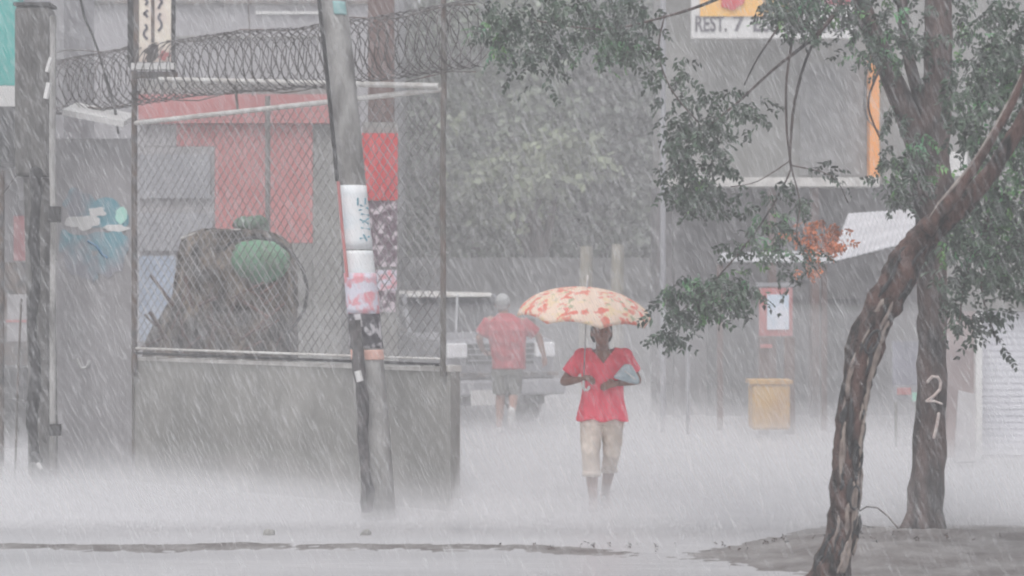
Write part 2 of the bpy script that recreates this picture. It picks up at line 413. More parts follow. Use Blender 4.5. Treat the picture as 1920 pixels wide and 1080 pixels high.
mb = MB(); strip(mb, [(287, 80), (287, -110)], .03); strip(mb, [(256, 116), (256, -110)], .05); mb.build('divider', M['darkmetal'], t)
def glyph(px, py, seed, w_, h_):
    rg = random.Random(seed); pts = []
    for i in range(5): pts.append((px + w_ * math.sin(i * 1.9 + seed), py - h_ / 2 + h_ * i / 4))
    return pts
for i, (x, y, h) in enumerate(((273, 60, 28), (274, 26, 14), (274, -2, 24), (301, 42, 34), (301, 4, 26), (274, -40, 26), (301, -40, 26))):
    mb = MB(); strip(mb, glyph(x, y, i, 4, h), .022); mb.build('lettering', M['ink'], t)
M['sigart'] = mat('sigart', (.06, .055, .06), .7, (.10, .09, .085), 9)
c = SP(286, 98); c.y -= .017; blob_sheet(c, (1, 0, 0), (0, 0, 1), .075, .07, .003, 2).build('painting', M['sigart'], t)
c = SP(309, 104); c.y -= .021; tag(blob_sheet(c, (1, 0, 0), (0, 0, 1), .05, .045, .003, 5).build('painting', M['red_paint'], t), 'red patch painted at the foot of the sign')

# ------------------------------------------------------------------ solid plaster wall left of the fence, graffiti
s0 = 197
t = thing('plaster_wall', 'tall grey plastered wall with blue graffiti left of the mesh fence', 'wall', G(180, s0))
a = G(98, s0 + 1); b = G(247, s0 + 1); zt = CAMH + 272 / s0
mb = MB(); mb.box(((a.x + b.x) / 2, a.y + .12, zt / 2 - .02), (b.x - a.x, .2, zt + .04)); mb.build('wall_body', M['plaster'], t)
yy = a.y + .018
def wp(px, py): return Vector(((px - 960) / s0, yy, CAMH - (py - HOR) / s0))
def onwall(px, py, rx, ry, m, seed, nm, th=.006, dy=0):
    c = wp(px, py); c.y += dy; return blob_sheet(c, (1, 0, 0), (0, 0, 1), rx / s0, ry / s0, th, seed, amp=.28).build(nm, m, t)
onwall(182, 452, 60, 16, M['bluepaint'], 1, 'graffiti'); onwall(225, 462, 20, 34, M['bluepaint'], 17, 'graffiti', .009); onwall(128, 455, 16, 26, M['bluepaint'], 18, 'graffiti', .0095); onwall(175, 510, 12, 20, M['bluepaint'], 19, 'graffiti', .0105); onwall(150, 485, 22, 34, M['bluepaint'], 14, 'graffiti', .007); onwall(205, 488, 30, 30, M['bluepaint'], 15, 'graffiti', .008); onwall(150, 385, 26, 30, M['bluepaint'], 3, 'graffiti', .004)
onwall(200, 405, 44, 24, M['bluepaint'], 6, 'graffiti', .005)
onwall(162, 418, 30, 15, M['white_paint'], 4, 'painted_panel', .010); onwall(220, 428, 22, 6, M['white_paint'], 8, 'painted_panel', .011)
onwall(232, 404, 11, 16, mat('mint', (.45, .78, .68), .7), 9, 'painted_panel', .013); onwall(185, 398, 16, 9, M['white_paint'], 12, 'painted_panel', .012)
mb = MB(); p = [wp(168, 452), wp(185, 462), wp(196, 478), wp(205, 484)]
for q in p: q.y -= .012
mb.tube(p, .012, 4); mb.build('brush_stroke', mat('blue_deep', (.03, .18, .34), .7), t)
mb = MB(); p = [wp(148, 672), wp(156, 690), wp(166, 688), wp(172, 676)]
for q in p: q.y -= .008
mb.tube(p, .014, 4); mb.build('brush_stroke', M['white_paint'], t)
mb = MB(); a = wp(130, 221); b = wp(243, 243)
mb.slab([(a.x, a.y - .25, a.z), (b.x, b.y - .25, b.z), (b.x, b.y + .4, b.z + .12), (a.x, a.y + .4, a.z + .12)], .055); mb.build('wall_cap', M['white_paint'], t)

# ------------------------------------------------------------------ posts at left
s1 = 203
t = thing('utility_post', 'thick weathered concrete post at far left with conduits strapped to it', 'post', G(84, s1))
mb = MB(); path = [F(82, 905, s1), F(80, 700, s1), F(76, 500, s1), F(72, 335, s1)]
mb.tube(path, [.14, .135, .135, .14], 12, rough=.08); mb.build('shaft', M['oldpost'], t)
mb = MB(); mb.box(F(66, 174, s1), (.32, .30, 1.55)); bevelled(mb.build('shaft_head', M['oldpost'], t), .03)
mb = MB(); mb.box(F(66, 11, s1), (.335, .315, .03)); mb.build('cap', M['dark'], t)
mb = MB(); p = [F(99, 880, s1 + 6), F(99, 600, s1 + 6), F(101, 420, s1 + 6), F(98, 300, s1 + 6), F(100, 30, s1 + 6)]
mb.tube(p, .03, 8); mb.build('conduit', M['pole'], t)
mb = MB(); mb.box(F(103, 402, s1 + 8), (.10, .08, .14)); mb.build('junction_box', M['dark'], t)
mb = MB(); mb.box(F(104, 806, s1 + 8), (.09, .07, .10)); mb.build('junction_box', M['dark'], t)
MB().tube([F(96, 108, s1 + 8), F(88, 135, s1 + 8)], .02, 6).build('bracket', M['white_paint'], t); MB().tube([F(92, 155, s1 + 8), F(86, 185, s1 + 8)], .024, 6).build('bracket', M['white_paint'], t)
s1b = 209
t = thing('knotty_pole', 'thin dark crooked wooden pole standing against the thick post', 'pole', G(62, s1b))
mb = MB(); rg = random.Random(3)
p = [F(64 + 4 * math.sin(i * 1.3) + (8 - i) * .2, 322 + i * 34, s1b) for i in range(17)]
mb.tube(p, [.042 + .014 * rg.random() for _ in p], 8, rough=.5, seed=2); mb.build('shaft', M['dark'], t, smooth=True)
mb = MB(); mb.tube([F(64, 855, s1b + 1), F(72, 862, s1b + 1)], .04, 8, round_=True); mb.build('knot', M['dark'], t); MB().ball(F(68, 325, s1b), .06).build('knot', M['dark'], t)
mb = MB(); mb.tube([F(70, 868, s1b + 2), F(78, 880, s1b + 2)], .018, 6); mb.build('tape', M['white_paint'], t)
t = tag(MB().tube([F(28, 905, 200), F(34, 700, 200), F(40, 560, 200)], .010, 6).build('iron_rod', M['rust'], origin=G(28, 200)), 'thin rusty iron rod leaning beside the crooked dark pole', 'rod')
t = tag(MB().tube([F(2, 905, 198), F(3, 320, 198)], .03, 8).build('thin_post', M['darkmetal'], origin=G(2, 198)), 'slim dark metal post at the left edge under the black awning', 'post')

# far-left kiosk
sk = 150
t = thing('kiosk', 'shop with teal fascia and dark awning at the far left edge', 'shop', G(-60, sk))
def kb(x0, x1, y0, y1, s, dep, m, nm, off=0):
    a = F(x0, y1, s); b = F(x1, y0, s); mb = MB()
    mb.box(((a.x + b.x) / 2, a.y + dep / 2 + off, (a.z + b.z) / 2), (b.x - a.x, dep, b.z - a.z)); return mb.build(nm, m, t)
kb(-300, 34, -120, 160, sk, .3, M['teal'], 'fascia'); kb(-300, 40, 161, 209, sk, .32, M['white_paint'], 'fascia_band')
kb(-300, 62, 212, 312, sk, 1.2, M['dark'], 'awning', -1.0)
kb(-300, 100, 313, 812, sk, .3, M['plaster'], 'wall_body', .6)
kb(-300, 100, -120, 312, sk, 2.0, M['greywall'], 'upper_wall', .62)
kb(6, 40, 402, 488, sk, .03, mat('pink', (.72, .32, .33), .7), 'poster', .56)
t = thing('cabinet', 'dark metal cabinet in front of the kiosk wall', 'cabinet', G(30, 158))
kb(8, 60, 492, 700, 158, .4, M['darkmetal'], 'cabinet_body'); kb(12, 56, 600, 604, 158, .03, M['red_paint'], 'trim', -.032); kb(14, 54, 552, 640, 158, .02, M['plaster'], 'notice', -.021)
t = thing('parked_trailer', 'dark low trailer parked at the bottom of the far left edge', 'trailer', G(-20, 165))
kb(-160, 44, 690, 800, 165, .9, M['dark'], 'body')
a = F(20, 800, 166); mb = MB(); mb.tube([(a.x, a.y - .08, .28), (a.x, a.y + .12, .28)], .28, 18); mb.build('wheel', M['tyre'], t)

# ------------------------------------------------------------------ pole with posters
sp_ = 237
t = thing('utility_pole', 'leaning round concrete utility pole wrapped with posters', 'utility pole', G(709, sp_))
mid = [(712, 985, 33), (706, 900, 32), (698, 780, 31), (689, 665, 29.5), (676, 520, 28), (664, 400, 27), (656, 300, 26.5), (645, 190, 26), (634, 80, 25.5), (625, 0, 25), (600, -250, 23), (585, -400, 22)]
def PP(y, dx=0, dr=0, s=sp_):
    for (x0, y0, r0), (x1, y1, r1) in zip(mid, mid[1:]):
        if y1 <= y <= y0:
            u = (y - y0) / (y1 - y0); return F(x0 + (x1 - x0) * u + dx, y, s), (r0 + (r1 - r0) * u) / sp_ + dr
    return F(mid[-1][0], y, s), .1
ys = list(range(985, -401, -55)); mb = MB(); mb.tube([PP(y)[0] for y in ys], [PP(y)[1] for y in ys], 20, rough=.03)
mb.build('shaft', M['pole'], t, smooth=True)
def wrap(y0, y1, a0, a1, m, nm, dr=.004, lift=0):
    mb = MB(); nn = 16; rows = 7
    def pt(i, j, d):
        y = y1 + (y0 - y1) * i / rows; c, r_ = PP(y); a = R(a0 + (a1 - a0) * j / nn)   # angle 0 = towards camera, + = right
        wv = .0025 * noise.noise(Vector((i * 1.7, j * .9, y0)))
        return Vector((c.x + math.sin(a) * (r_ + d + wv), c.y - math.cos(a) * (r_ + d + wv), c.z))
    K = (rows + 1) * (nn + 1)
    mb.v = [tuple(pt(i, j, dr)) for i in range(rows + 1) for j in range(nn + 1)] + [tuple(pt(i, j, dr + .003)) for i in range(rows + 1) for j in range(nn + 1)]
    for i in range(rows):
        for j in range(nn):
            q = i * (nn + 1) + j; mb.f.append((q, q + 1, q + nn + 2, q + nn + 1)); mb.f.append((K + q + nn + 1, K + q + nn + 2, K + q + 1, K + q))
    bd = [j for j in range(nn + 1)] + [i * (nn + 1) + nn for i in range(1, rows + 1)] + [rows * (nn + 1) + j for j in range(nn - 1, -1, -1)] + [i * (nn + 1) for i in range(rows - 1, 0, -1)]
    for a, b in zip(bd, bd[1:] + bd[:1]): mb.f.append((a, K + a, K + b, b))
    return mb.build(nm, m, t, smooth=True)
po = wrap(348, 468, -78, 80, M['whitepaper'], 'poster'); tag(po, 'white paper poster with faded blue writing')
mb = MB()
for i, (x0, y0, x1, y1) in enumerate(((676, 385, 690, 392), (674, 395, 688, 390), (678, 402, 692, 404), (676, 412, 690, 420), (680, 418, 690, 410), (678, 428, 692, 430), (682, 440, 688, 452), (676, 448, 692, 444), (672, 386, 672, 372), (684, 372, 684, 384))):
    def onp(x, y):
        c, r_ = PP(y); dx = max(-.95, min(.95, ((x - 960) / sp_ - c.x) / r_)); return Vector((c.x + dx * (r_ + .009), c.y - math.sqrt(1 - dx * dx) * (r_ + .009), c.z))
    mb.tube([onp(x0, y0), onp(x1, y1)], .007, 4)
sb = mb.build('faded_writing', M['blue_ink'], t)
po = wrap(470, 526, -70, 78, M['whitepaper'], 'poster', .005); po = wrap(512, 588, -85, 85, M['pinkpaper'], 'poster', .009)
po = wrap(586, 652, -85, 85, M['darkposter'], 'poster', .006); po = wrap(655, 674, -80, 82, mat('pinkband', (.82, .50, .42), .6), 'band', .006)
mb = MB()
for dx, r_, y0, y1 in ((-26, .010, -380, 350), (-28, .009, -380, 350)):
    mb.tube([PP(y, dx, 0, sp_ + 2)[0] for y in range(y0, y1, 60)], .012, 6)
mb.build('cable', M['dark'], t)
mb = MB(); mb.tube([PP(y, -25 - .0 * y, 0, sp_ + 2)[0] for y in range(340, 530, 30)], .013, 6); mb.build('conduit', M['red_paint'], t)
mb = MB(); mb.tube([PP(y, -17 - (y - 660) * .012, 0, sp_ + 3)[0] for y in range(600, 980, 20)], [.046] * 19, 8, rough=.6); mb.build('conduit', mat('oldpipe', (.05, .048, .05), .8, (.13, .12, .12), 9), t)
mb = MB(); c = F(673, 705, sp_ + 5); mb.tube([c + Vector((-.01, -.02, .04)), c + Vector((.01, -.02, -.04))], .026, 6); mb.build('tape', M['white_paint'], t)
mb = MB(); c, r_ = PP(118); wrap(5, 30, 0, 60, mat('tealmark', (.3, .5, .5), .7), 'tag_plate')

# ------------------------------------------------------------------ things seen through the mesh
t = thing('red_building', 'red painted building with a pale shutter behind the mesh fence', 'building', G(430, 152))
kb(262, 625, 178, 232, 152, 3, M['red_paint'], 'parapet', -.1)
kb(262, 402, 275, 812, 152, 2.8, M['plaster'], 'wall_left'); kb(262, 330, 233, 274, 152, 2.8, M['plaster'], 'wall_left'); kb(331, 402, 233, 274, 152, 2.8, M['red_paint'], 'wall_corner'); kb(403, 586, 233, 455, 152, 2.8, M['red_paint'], 'wall_body'); kb(403, 586, 456, 812, 152, 2.8, M['facade'], 'wall_base'); kb(587, 640, 233, 812, 152, 2.8, M['facade'], 'wall_right')
kb(262, 395, 290, 372, 152, .05, M['shutter_grey'], 'shutter', -.051); kb(262, 400, 400, 470, 152, .05, M['shutter_grey'], 'shutter', -.052); kb(262, 330, 480, 640, 152, .05, mat('paleblue', (.36, .42, .52), .7), 'door', -.053)
kb(262, 640, 150, 177, 152, 2.8, M['facade'], 'roof_edge')
tag(MB().tube([F(502, 800, 165), F(502, 180, 165)], .03, 8).build('thin_post', mat('greenpost', (.22, .20, .19), .8), origin=G(502, 165)), 'thin dull post in front of the red building', 'post')
# heap under tarps
t = thing('tarp_heap', 'heap of scrap under brown and green tarpaulins behind the mesh fence', 'heap', G(430, 178))
def heap_pt(px, py, dy=0): p = F(px, py, 178); p.y += dy; return p
prof = [(268, 800, 640), (270, 640, 640), (325, 560, 600)]
mb = MB()
rows = [(812, 258, 556), (700, 260, 554), (645, 264, 552), (610, 284, 552), (575, 306, 554), (545, 326, 552), (500, 330, 548), (470, 331, 542), (452, 334, 534), (441, 342, 518), (434, 360, 500), (430, 380, 490)]
for i, (y, x0, x1) in enumerate(rows):
    pass
ring = []
for (y, x0, x1) in rows:
    c = heap_pt((x0 + x1) / 2, y, .3); ring.append((c.x, c.y, c.z, (x1 - x0) / 2 / 178, .75 if y > 460 else .65))
mb.loft(ring, 48)
me = evaluated(mb.mesh('h'), [('SUBSURF', dict(levels=3, render_levels=3))])
for v in me.vertices:
    n_ = noise.fractal(Vector((v.co.x * 3, v.co.y * 3, v.co.z * 2.2)), 1, 2, 4); fold = .035 * math.sin(v.co.x * 16 + v.co.z * 5 + 3 * n_)
    n2 = noise.fractal(v.co * 9, 1, 2, 4); v.co += Vector((.02 * n_ + .015 * n2, -abs(.14 * n_) - fold - .03 * n2, .02 * n_ + .01 * n2))
finish('tarpaulin', me, M['tarp'], t, smooth=True)
mb = MB(); c = heap_pt(495, 490, -.38); mb.ball((c.x, c.y, c.z), (.32, .22, .23), 24, 14)
mb.v = [tuple(Vector(v) + Vector((0, 0, 1)) * .03 * noise.noise(Vector(v) * 6)) for v in mb.v]
mb.build('green_tarpaulin', M['tarpgreen'], t, smooth=True)
mb = MB(); c = heap_pt(468, 420, .1); mb.ball(c, (.19, .16, .085), 18, 10); mb.v = [tuple(Vector(v) * 1 + Vector((.03, 0, .05)) * noise.noise(Vector(v) * 8)) for v in mb.v]
mb.tube([heap_pt(485, 450, .1), heap_pt(484, 420, .1)], .10, 12); mb.build('tied_bundle', mat('bundlegreen', (.07, .12, .08), .8, (.10, .16, .11), 6), t, smooth=True)
mb = MB(); mb.tube([heap_pt(x, y, -.78) for x, y in ((438, 472), (452, 456), (490, 448), (530, 453), (562, 476), (582, 508), (590, 545), (584, 580), (568, 605), (553, 625), (556, 665))], .017, 6); mb.build('bent_hoop', M['dark'], t, smooth=True)
mb = MB(); mb.tube([heap_pt(x, y, -.2) for x, y in ((345, 448), (375, 438), (410, 433), (455, 432))], .014, 6); mb.build('rim_tube', M['coping'], t)
mb = MB()
rg = random.Random(11)
for i in range(26):
    x = rg.uniform(300, 560); y = rg.uniform(540, 650); L_ = rg.uniform(.15, .4); a = rg.uniform(-1.2, 1.2)
    c = heap_pt(x, y, -.72 - rg.random() * .1); d = Vector((math.sin(a), rg.uniform(-.2, .2), math.cos(a))) * L_ / 2; mb.tube([c - d, c + d], rg.uniform(.008, .02), 5)
mb.build('scrap_sticks', M['brick'], t)
# red poster pillar
t = thing('poster_pillar', 'square pillar painted red with peeling posters behind the leaning pole', 'pillar', G(713, 175))
kb(690, 737, -120, 228, 175, .3, M['brick'], 'shaft'); kb(680, 745, 229, 815, 175, .36, M['concrete'], 'base')
kb(679, 746, 250, 376, 175, .03, M['red_bright'], 'red_panel', -.032); kb(684, 745, 378, 500, 175, .02, M['collage'], 'poster', -.022); kb(684, 744, 506, 545, 175, .02, M['pinkpaper'], 'poster', -.023); kb(688, 742, 546, 585, 175, .02, M['collage'], 'poster', -.024)

# ------------------------------------------------------------------ distant buildings
t = thing('grey_building', 'large plain grey building filling the upper left background', 'building', G(300, 118))
kb(-900, 740, -500, 760, 118, 6, M['greywall'], 'wall_body'); kb(-900, 740, 2, 8, 118, .08, M['darkmetal'], 'gutter', -.085); kb(480, 600, 22, 27, 118, .05, M['white_paint'], 'ledge', -.055)
kb(330, 600, 68, 72, 118, .06, M['facade'], 'ledge', -.065)
t = thing('grey_facade', 'grey two-storey shop front with orange pillar across the street', 'building', G(1450, 135))
sf = 135
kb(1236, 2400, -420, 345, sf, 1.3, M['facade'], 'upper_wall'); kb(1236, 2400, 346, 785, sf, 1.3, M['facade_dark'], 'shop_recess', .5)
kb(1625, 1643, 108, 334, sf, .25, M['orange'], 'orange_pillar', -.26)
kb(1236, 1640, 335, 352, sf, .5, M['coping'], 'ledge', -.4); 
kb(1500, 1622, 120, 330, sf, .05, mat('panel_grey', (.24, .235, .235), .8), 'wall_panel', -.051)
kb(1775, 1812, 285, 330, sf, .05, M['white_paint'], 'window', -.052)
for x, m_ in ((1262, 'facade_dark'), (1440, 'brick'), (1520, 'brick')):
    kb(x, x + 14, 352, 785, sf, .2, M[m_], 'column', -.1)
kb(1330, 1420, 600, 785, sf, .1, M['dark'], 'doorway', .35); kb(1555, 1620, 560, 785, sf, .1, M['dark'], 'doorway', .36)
t = thing('roof_sign', 'white sign with orange panel reading REST. 7 above the grey facade', 'sign', F(1440, 70, 137))
kb(1293, 1592, -80, 76, 137, .12, M['white_paint'], 'board', -.3)
kb(1309, 1425, -80, 36, 137, .02, mat('sunny', (.85, .48, .10), .6, (.85, .40, .12), 1.5), 'orange_panel', -.322)
kb(1426, 1500, -80, 30, 137, .02, M['yellow'], 'yellow_panel', -.323); kb(1530, 1588, -80, 14, 137, .02, mat('dk', (.12, .05, .08), .6, (.5, .04, .06), 4), 'dark_panel', -.324)
yb = FPX / 137 - .345
blob_sheet((F(1366, 6, 137).x, yb, F(1366, 2, 137).z), (1, 0, 0), (0, 0, 1), .17, .13, .006, 7).build('red_emblem', M['red_bright'], t)
place_text('lettering', 'REST.', .30, (F(1329, 52, 137).x, yb + .035, F(0, 51, 137).z), M['ink'], t, bold=.006, sx=.62)
place_text('lettering', '7', .30, (F(1380, 52, 137).x, yb + .035, F(0, 51, 137).z), M['ink'], t, bold=.006)
place_text('lettering', 'ESTRELLAS', .30, (F(1492, 52, 137).x, yb + .035, F(0, 51, 137).z), M['ink'], t, bold=.006, sx=.88)
# pale corrugated roof
t = thing('tin_roof', 'pale corrugated tin awning roof sloping over the dark shop fronts', 'awning', G(1560, 150))
def corr(q, n, amp):
    q = [Vector(p) for p in q]; mb = MB(); nn = (q[1] - q[0]).cross(q[3] - q[0]).normalized()
    for k in (0, 1):
        for i in range(n + 1):
            u = i / n; o = nn * (amp * (1 if i % 2 else -1) - k * .012)
            mb.v.append(tuple(q[0].lerp(q[1], u) + o)); mb.v.append(tuple(q[3].lerp(q[2], u) + o))
    for i in range(n):
        a = 2 * i; mb.f.append((a, a + 2, a + 3, a + 1)); b = 2 * (n + 1) + a; mb.f.append((b + 1, b + 3, b + 2, b))
    return mb
corr([F(1555, 492, 152), F(1760, 440, 158), F(1760, 388, 140), F(1590, 400, 138)], 40, .005).build('roof_sheet', M['skirt_roof'], t)
corr([F(1345, 490, 150), F(1548, 492, 151), F(1570, 470, 140), F(1352, 474, 140)], 30, .004).build('roof_sheet', M['skirt_roof'], t)
mb = MB(); 
for x in (1350, 1545, 1740): mb.bar(G(x, 148, 0), G(x, 148, 2.1), .07)
mb.build('support_posts', M['brick'], t)
tag(MB().tube([G(1243, 150), F(1243, -40, 150)], .035, 8).build('lamp_post', M['shutter_grey'], origin=G(1243, 150)), 'slender pale lamp post left of the grey facade', 'lamp post')
tag(MB().tube([G(1290, 152), F(1290, 585, 152)], .025, 8).build('awning_pole', M['shutter_grey'], origin=G(1290, 152)), 'short pale pole under the leafy branch, left of the red framed poster', 'pole')
t = thing('poster_stand', 'red stand with a white framed poster in front of the dark shops', 'poster', G(1455, 152))
kb(1424, 1486, 540, 630, 152, .06, M['red_paint'], 'frame'); kb(1438, 1479, 552, 618, 152, .02, mat('poster_blue', (.68, .70, .78), .6, (.5, .6, .7), 5), 'poster_sheet', -.021)
kb(1420, 1490, 530, 537, 152, .2, M['shutter_grey'], 'top_plate'); mb = MB(); mb.bar(G(1432, 152), F(1432, 632, 152), .10, .12); mb.build('leg', M['brick'], t); mb = MB(); mb.bar(G(1480, 152), F(1480, 632, 152), .10, .12); mb.build('leg', M['brick'], t)
kb(1424, 1446, 645, 652, 152, .03, M['red_paint'], 'small_plate', -.10)
tt_ = t
t = thing('yellow_crate', 'yellow plastic drum cover standing under the poster stand', 'crate', G(1438, 153))
o = kb(1400, 1470, 716, 800, 153, .45, M['yellow'], 'crate_body', -.6); bevelled(o, .03); kb(1396, 1474, 709, 716, 153, .5, M['yellow'], 'rim', -.62)
t = thing('notice_board', 'pale board with red lettered strip between the two tree trunks', 'sign', G(1700, 165))
kb(1674, 1724, 640, 722, 165, .04, mat('boardpale', (.30, .30, .36), .6), 'board'); kb(1674, 1724, 723, 750, 165, .04, M['shutter_grey'], 'lower_strip'); kb(1682, 1708, 727, 740, 165, .01, M['red_paint'], 'mark', -.011)
kb(1710, 1724, 736, 752, 165, .012, mat('mintg', (.4, .75, .6), .6), 'mark', -.013)
mb = MB(); mb.bar(G(1680, 165), F(1680, 752, 165), .03); mb.build('leg', M['facade'], t); MB().bar(G(1718, 165), F(1718, 752, 165), .03).build('leg', M['facade'], t)
# right side building with shutter
t = thing('corner_shop', 'pink-grey plastered shop with white roller shutter at the right edge', 'shop', G(1860, 176))
kb(1775, 1837, 470, 870, 176, .3, mat('pinkwall', (.34, .27, .26), .85, (.22, .17, .17), 2), 'wall_body'); kb(1776, 2150, 330, 583, 176, .32, M['facade'], 'lintel', -.01)
kb(2050, 2150, 584, 870, 176, .3, M['plaster'], 'wall_side')
t_ = t
mb = MB(); a = F(1838, 0, 176); b = F(2049, 0, 176); z0 = .02; z1 = CAMH - (585 - HOR) / 176; n = 22
for i in range(n):
    z = z0 + (z1 - z0) * i / n; h = (z1 - z0) / n
    mb.box(((a.x + b.x) / 2, a.y + .12, z + h / 2), (b.x - a.x, .02, h * .82)); mb.box(((a.x + b.x) / 2, a.y + .13, z + h), (b.x - a.x, .015, h * .2))
mb.build('roller_shutter', mat('shut', (.66, .66, .70), .5, (.56, .56, .60), 2), t)
kb(1826, 1838, 586, 870, 176, .1, M['white_paint'], 'shutter_frame', -.1)
# white cooler by corner shop
t = thing('pale_sheet_stack', 'pale grey tilted board leaning on the wall beside the roller shutter', 'board', G(1805, 182))
mb = MB(); a = F(1788, 870, 184); mb.slab([F(1788, 868, 184), F(1828, 868, 184), F(1828, 742, 179), F(1796, 735, 179)], .03); mb.build('panel', M['plaster'], t)

# dark low wall under distant trees
tag(MB().box((F(1040, 0, 112).x, FPX / 112 + .2, 1.15), (6.4, .3, 2.3)).build('boundary_wall', mat('boundary', (.20, .195, .20), .9, (.12, .12, .12), .8), origin=G(1040, 112)), 'long dark boundary wall below the distant trees', 'wall')

# ------------------------------------------------------------------ foliage
def leaves_mesh(fronds, rg, leaflet=.066, lw=.026, pairs=(3, 6), spread=.02):
    vs = []; fs = []
    for (p, d) in fronds:
        d = d.normalized(); sd_ = d.cross(Vector((rg.uniform(-1, 1), rg.uniform(-1, 1), rg.uniform(-.4, 1)))).normalized(); nn = d.cross(sd_)
        k = rg.randint(*pairs); stp = leaflet * .48; q = p.copy()
        for i in range(k):
            q = q + d * stp; d = (d + Vector((0, 0, -.04)) + Vector((.03, 0, 0))).normalized()
            for sg in (-1, 1):
                if rg.random() < .12: continue
                L = leaflet * (.6 + .55 * rg.random()) * (1 - .35 * i / k)
                a = (d * rg.uniform(.35, .8) + sd_ * sg * rg.uniform(.6, 1) + nn * rg.uniform(-.45, .45) + Vector((0, 0, -.25))).normalized()
                wv = a.cross(nn + sd_ * rg.uniform(-.6, .6)); 
                if wv.length < 1e-4: continue
                wv = wv.normalized() * lw * (.8 + .5 * rg.random()) * .5
                m_ = q + a * L * .45; dn = a.cross(wv).normalized() * lw * .25
                b0 = len(vs); vs += [tuple(q), tuple(m_ + wv + dn), tuple(q + a * L + Vector((0, 0, -.1 * L))), tuple(m_ - wv + dn), tuple(m_)]
                fs += [(b0, b0 + 1, b0 + 4), (b0 + 4, b0 + 1, b0 + 2), (b0, b0 + 4, b0 + 3), (b0 + 4, b0 + 2, b0 + 3)]
    me = bpy.data.meshes.new('leaves'); me.from_pydata(vs, [], fs); me.update(); return me
def cluster(rg, px, py, rx, ry, s, n, ds=10, drop=.5, dirx=0.15):
    out = []
    for _ in range(n):
        while True:
            a, b = rg.uniform(-1, 1), rg.uniform(-1, 1)
            if a * a + b * b < 1: break
        p = F(px + a * rx, py + b * ry, s + rg.uniform(-ds, ds))
        d = Vector((rg.uniform(-1, 1) * .9 + dirx, rg.uniform(-1, 1) * .7, rg.uniform(-.3, .5) - drop))
        out.append((p, d))
    return out
def limb(mb, pts, s, n=10, rough=.12, seed=0, sub=4):
    """pts (px,py,width px[,s])"""
    P = []; Rr = []
    q = [(F(p[0], p[1], p[3] if len(p) > 3 else s), p[2] / 2 / (p[3] if len(p) > 3 else s)) for p in pts]
    for i in range(len(q) - 1):
        p0 = q[max(i - 1, 0)][0]; p1 = q[i][0]; p2 = q[i + 1][0]; p3 = q[min(i + 2, len(q) - 1)][0]
        for k in range(sub):
            u = k / sub
            P.append(.5 * ((2 * p1) + (p2 - p0) * u + (2 * p0 - 5 * p1 + 4 * p2 - p3) * u * u + (3 * p1 - p0 - 3 * p2 + p3) * u ** 3)); Rr.append(q[i][1] * (1 - u) + q[i + 1][1] * u)
    P.append(q[-1][0]); Rr.append(q[-1][1])
    mb.tube(P, Rr, n, rough=rough, seed=seed)

# --- numbered tree (the second trunk, on the mud bank)
S2 = 252; rg = random.Random(7)
b2 = G(1733, S2)
t2 = thing('numbered_tree', 'straight rough tree with a white 21 painted on its trunk, on the mud bank', 'tree', (b2.x, b2.y, .05))
mb = MB()
limb(mb, [(1733, 1012, 100), (1734, 985, 74), (1738, 900, 64), (1746, 750, 57), (1748, 620, 55), (1747, 520, 55), (1746, 430, 60), (1748, 350, 78), (1750, 290, 62), (1756, 150, 54), (1760, 0, 48), (1766, -160, 40)], S2, 18, .22, 1, 6)
limb(mb, [(1742, 400, 50), (1730, 300, 56), (1700, 210, 46), (1655, 110, 38), (1618, 10, 32), (1585, -90, 26), (1560, -180, 20)], S2, 12, .2, 2)
limb(mb, [(1745, 320, 30), (1728, 200, 26), (1700, 90, 22), (1685, -60, 18)], S2, 8, .2, 3)
for a_, l_ in ((-60, .24), (-15, .16), (40, .19), (200, .25), (120, .2)):
    q = b2 + Vector((math.sin(R(a_)), -math.cos(R(a_)), 0)) * .08; e_ = b2 + Vector((math.sin(R(a_)), -math.cos(R(a_)), 0)) * l_
    mb.tube([q + Vector((0, 0, .20)), (q + e_) / 2 + Vector((0, 0, .07)), e_ + Vector((0, 0, .0))], [.05, .045, .025], 8, rough=.3, seed=a_)
mb.build('trunk', M['bark2'], t2, smooth=True)
mb = MB()
twigs2 = [
    [(1600, -50, 12), (1568, 20, 9), (1525, 70, 8), (1450, 130, 6), (1385, 190, 5), (1330, 235, 3)],
    [(1568, 20, 7), (1520, 90, 6), (1490, 190, 6), (1481, 290, 5), (1478, 330, 4), (1420, 430, 4), (1345, 520, 3), (1270, 590, 2)],
    [(1590, -70, 8), (1505, 20, 6), (1478, 120, 5), (1474, 220, 5), (1483, 310, 4), (1500, 380, 3), (1495, 450, 3), (1540, 520, 2)],
    [(1580, -100, 12), (1450, -60, 9), (1345, -2, 7), (1245, 32, 5), (1130, 55, 4), (1000, 38, 3)],
    [(1460, 50, 5), (1420, 110, 4), (1395, 160, 3)],
    [(1245, 32, 4), (1235, 100, 3), (1260, 170, 3), (1310, 230, 3)], [(1483, 300, 3), (1420, 340, 2), (1370, 350, 2)], [(1345, -2, 5), (1200, -40, 4), (1050, -50, 3), (930, 0, 3)],
    [(1660, 110, 9), (1640, 150, 5), (1628, 200, 4), (1650, 260, 3)], [(1483, 310, 3), (1560, 330, 2), (1590, 380, 2)]]
for i, p in enumerate(twigs2): limb(mb, p, S2 + 6, 5, 0, i)
mb.build('branches', M['bark2'], t2, smooth=True)
fr = []
fr += cluster(rg, 970, 45, 75, 65, 262, 85); fr += cluster(rg, 1080, 40, 85, 70, 258, 90); fr += cluster(rg, 1175, 45, 62, 72, 256, 85); fr += cluster(rg, 1010, 115, 50, 40, 260, 14)
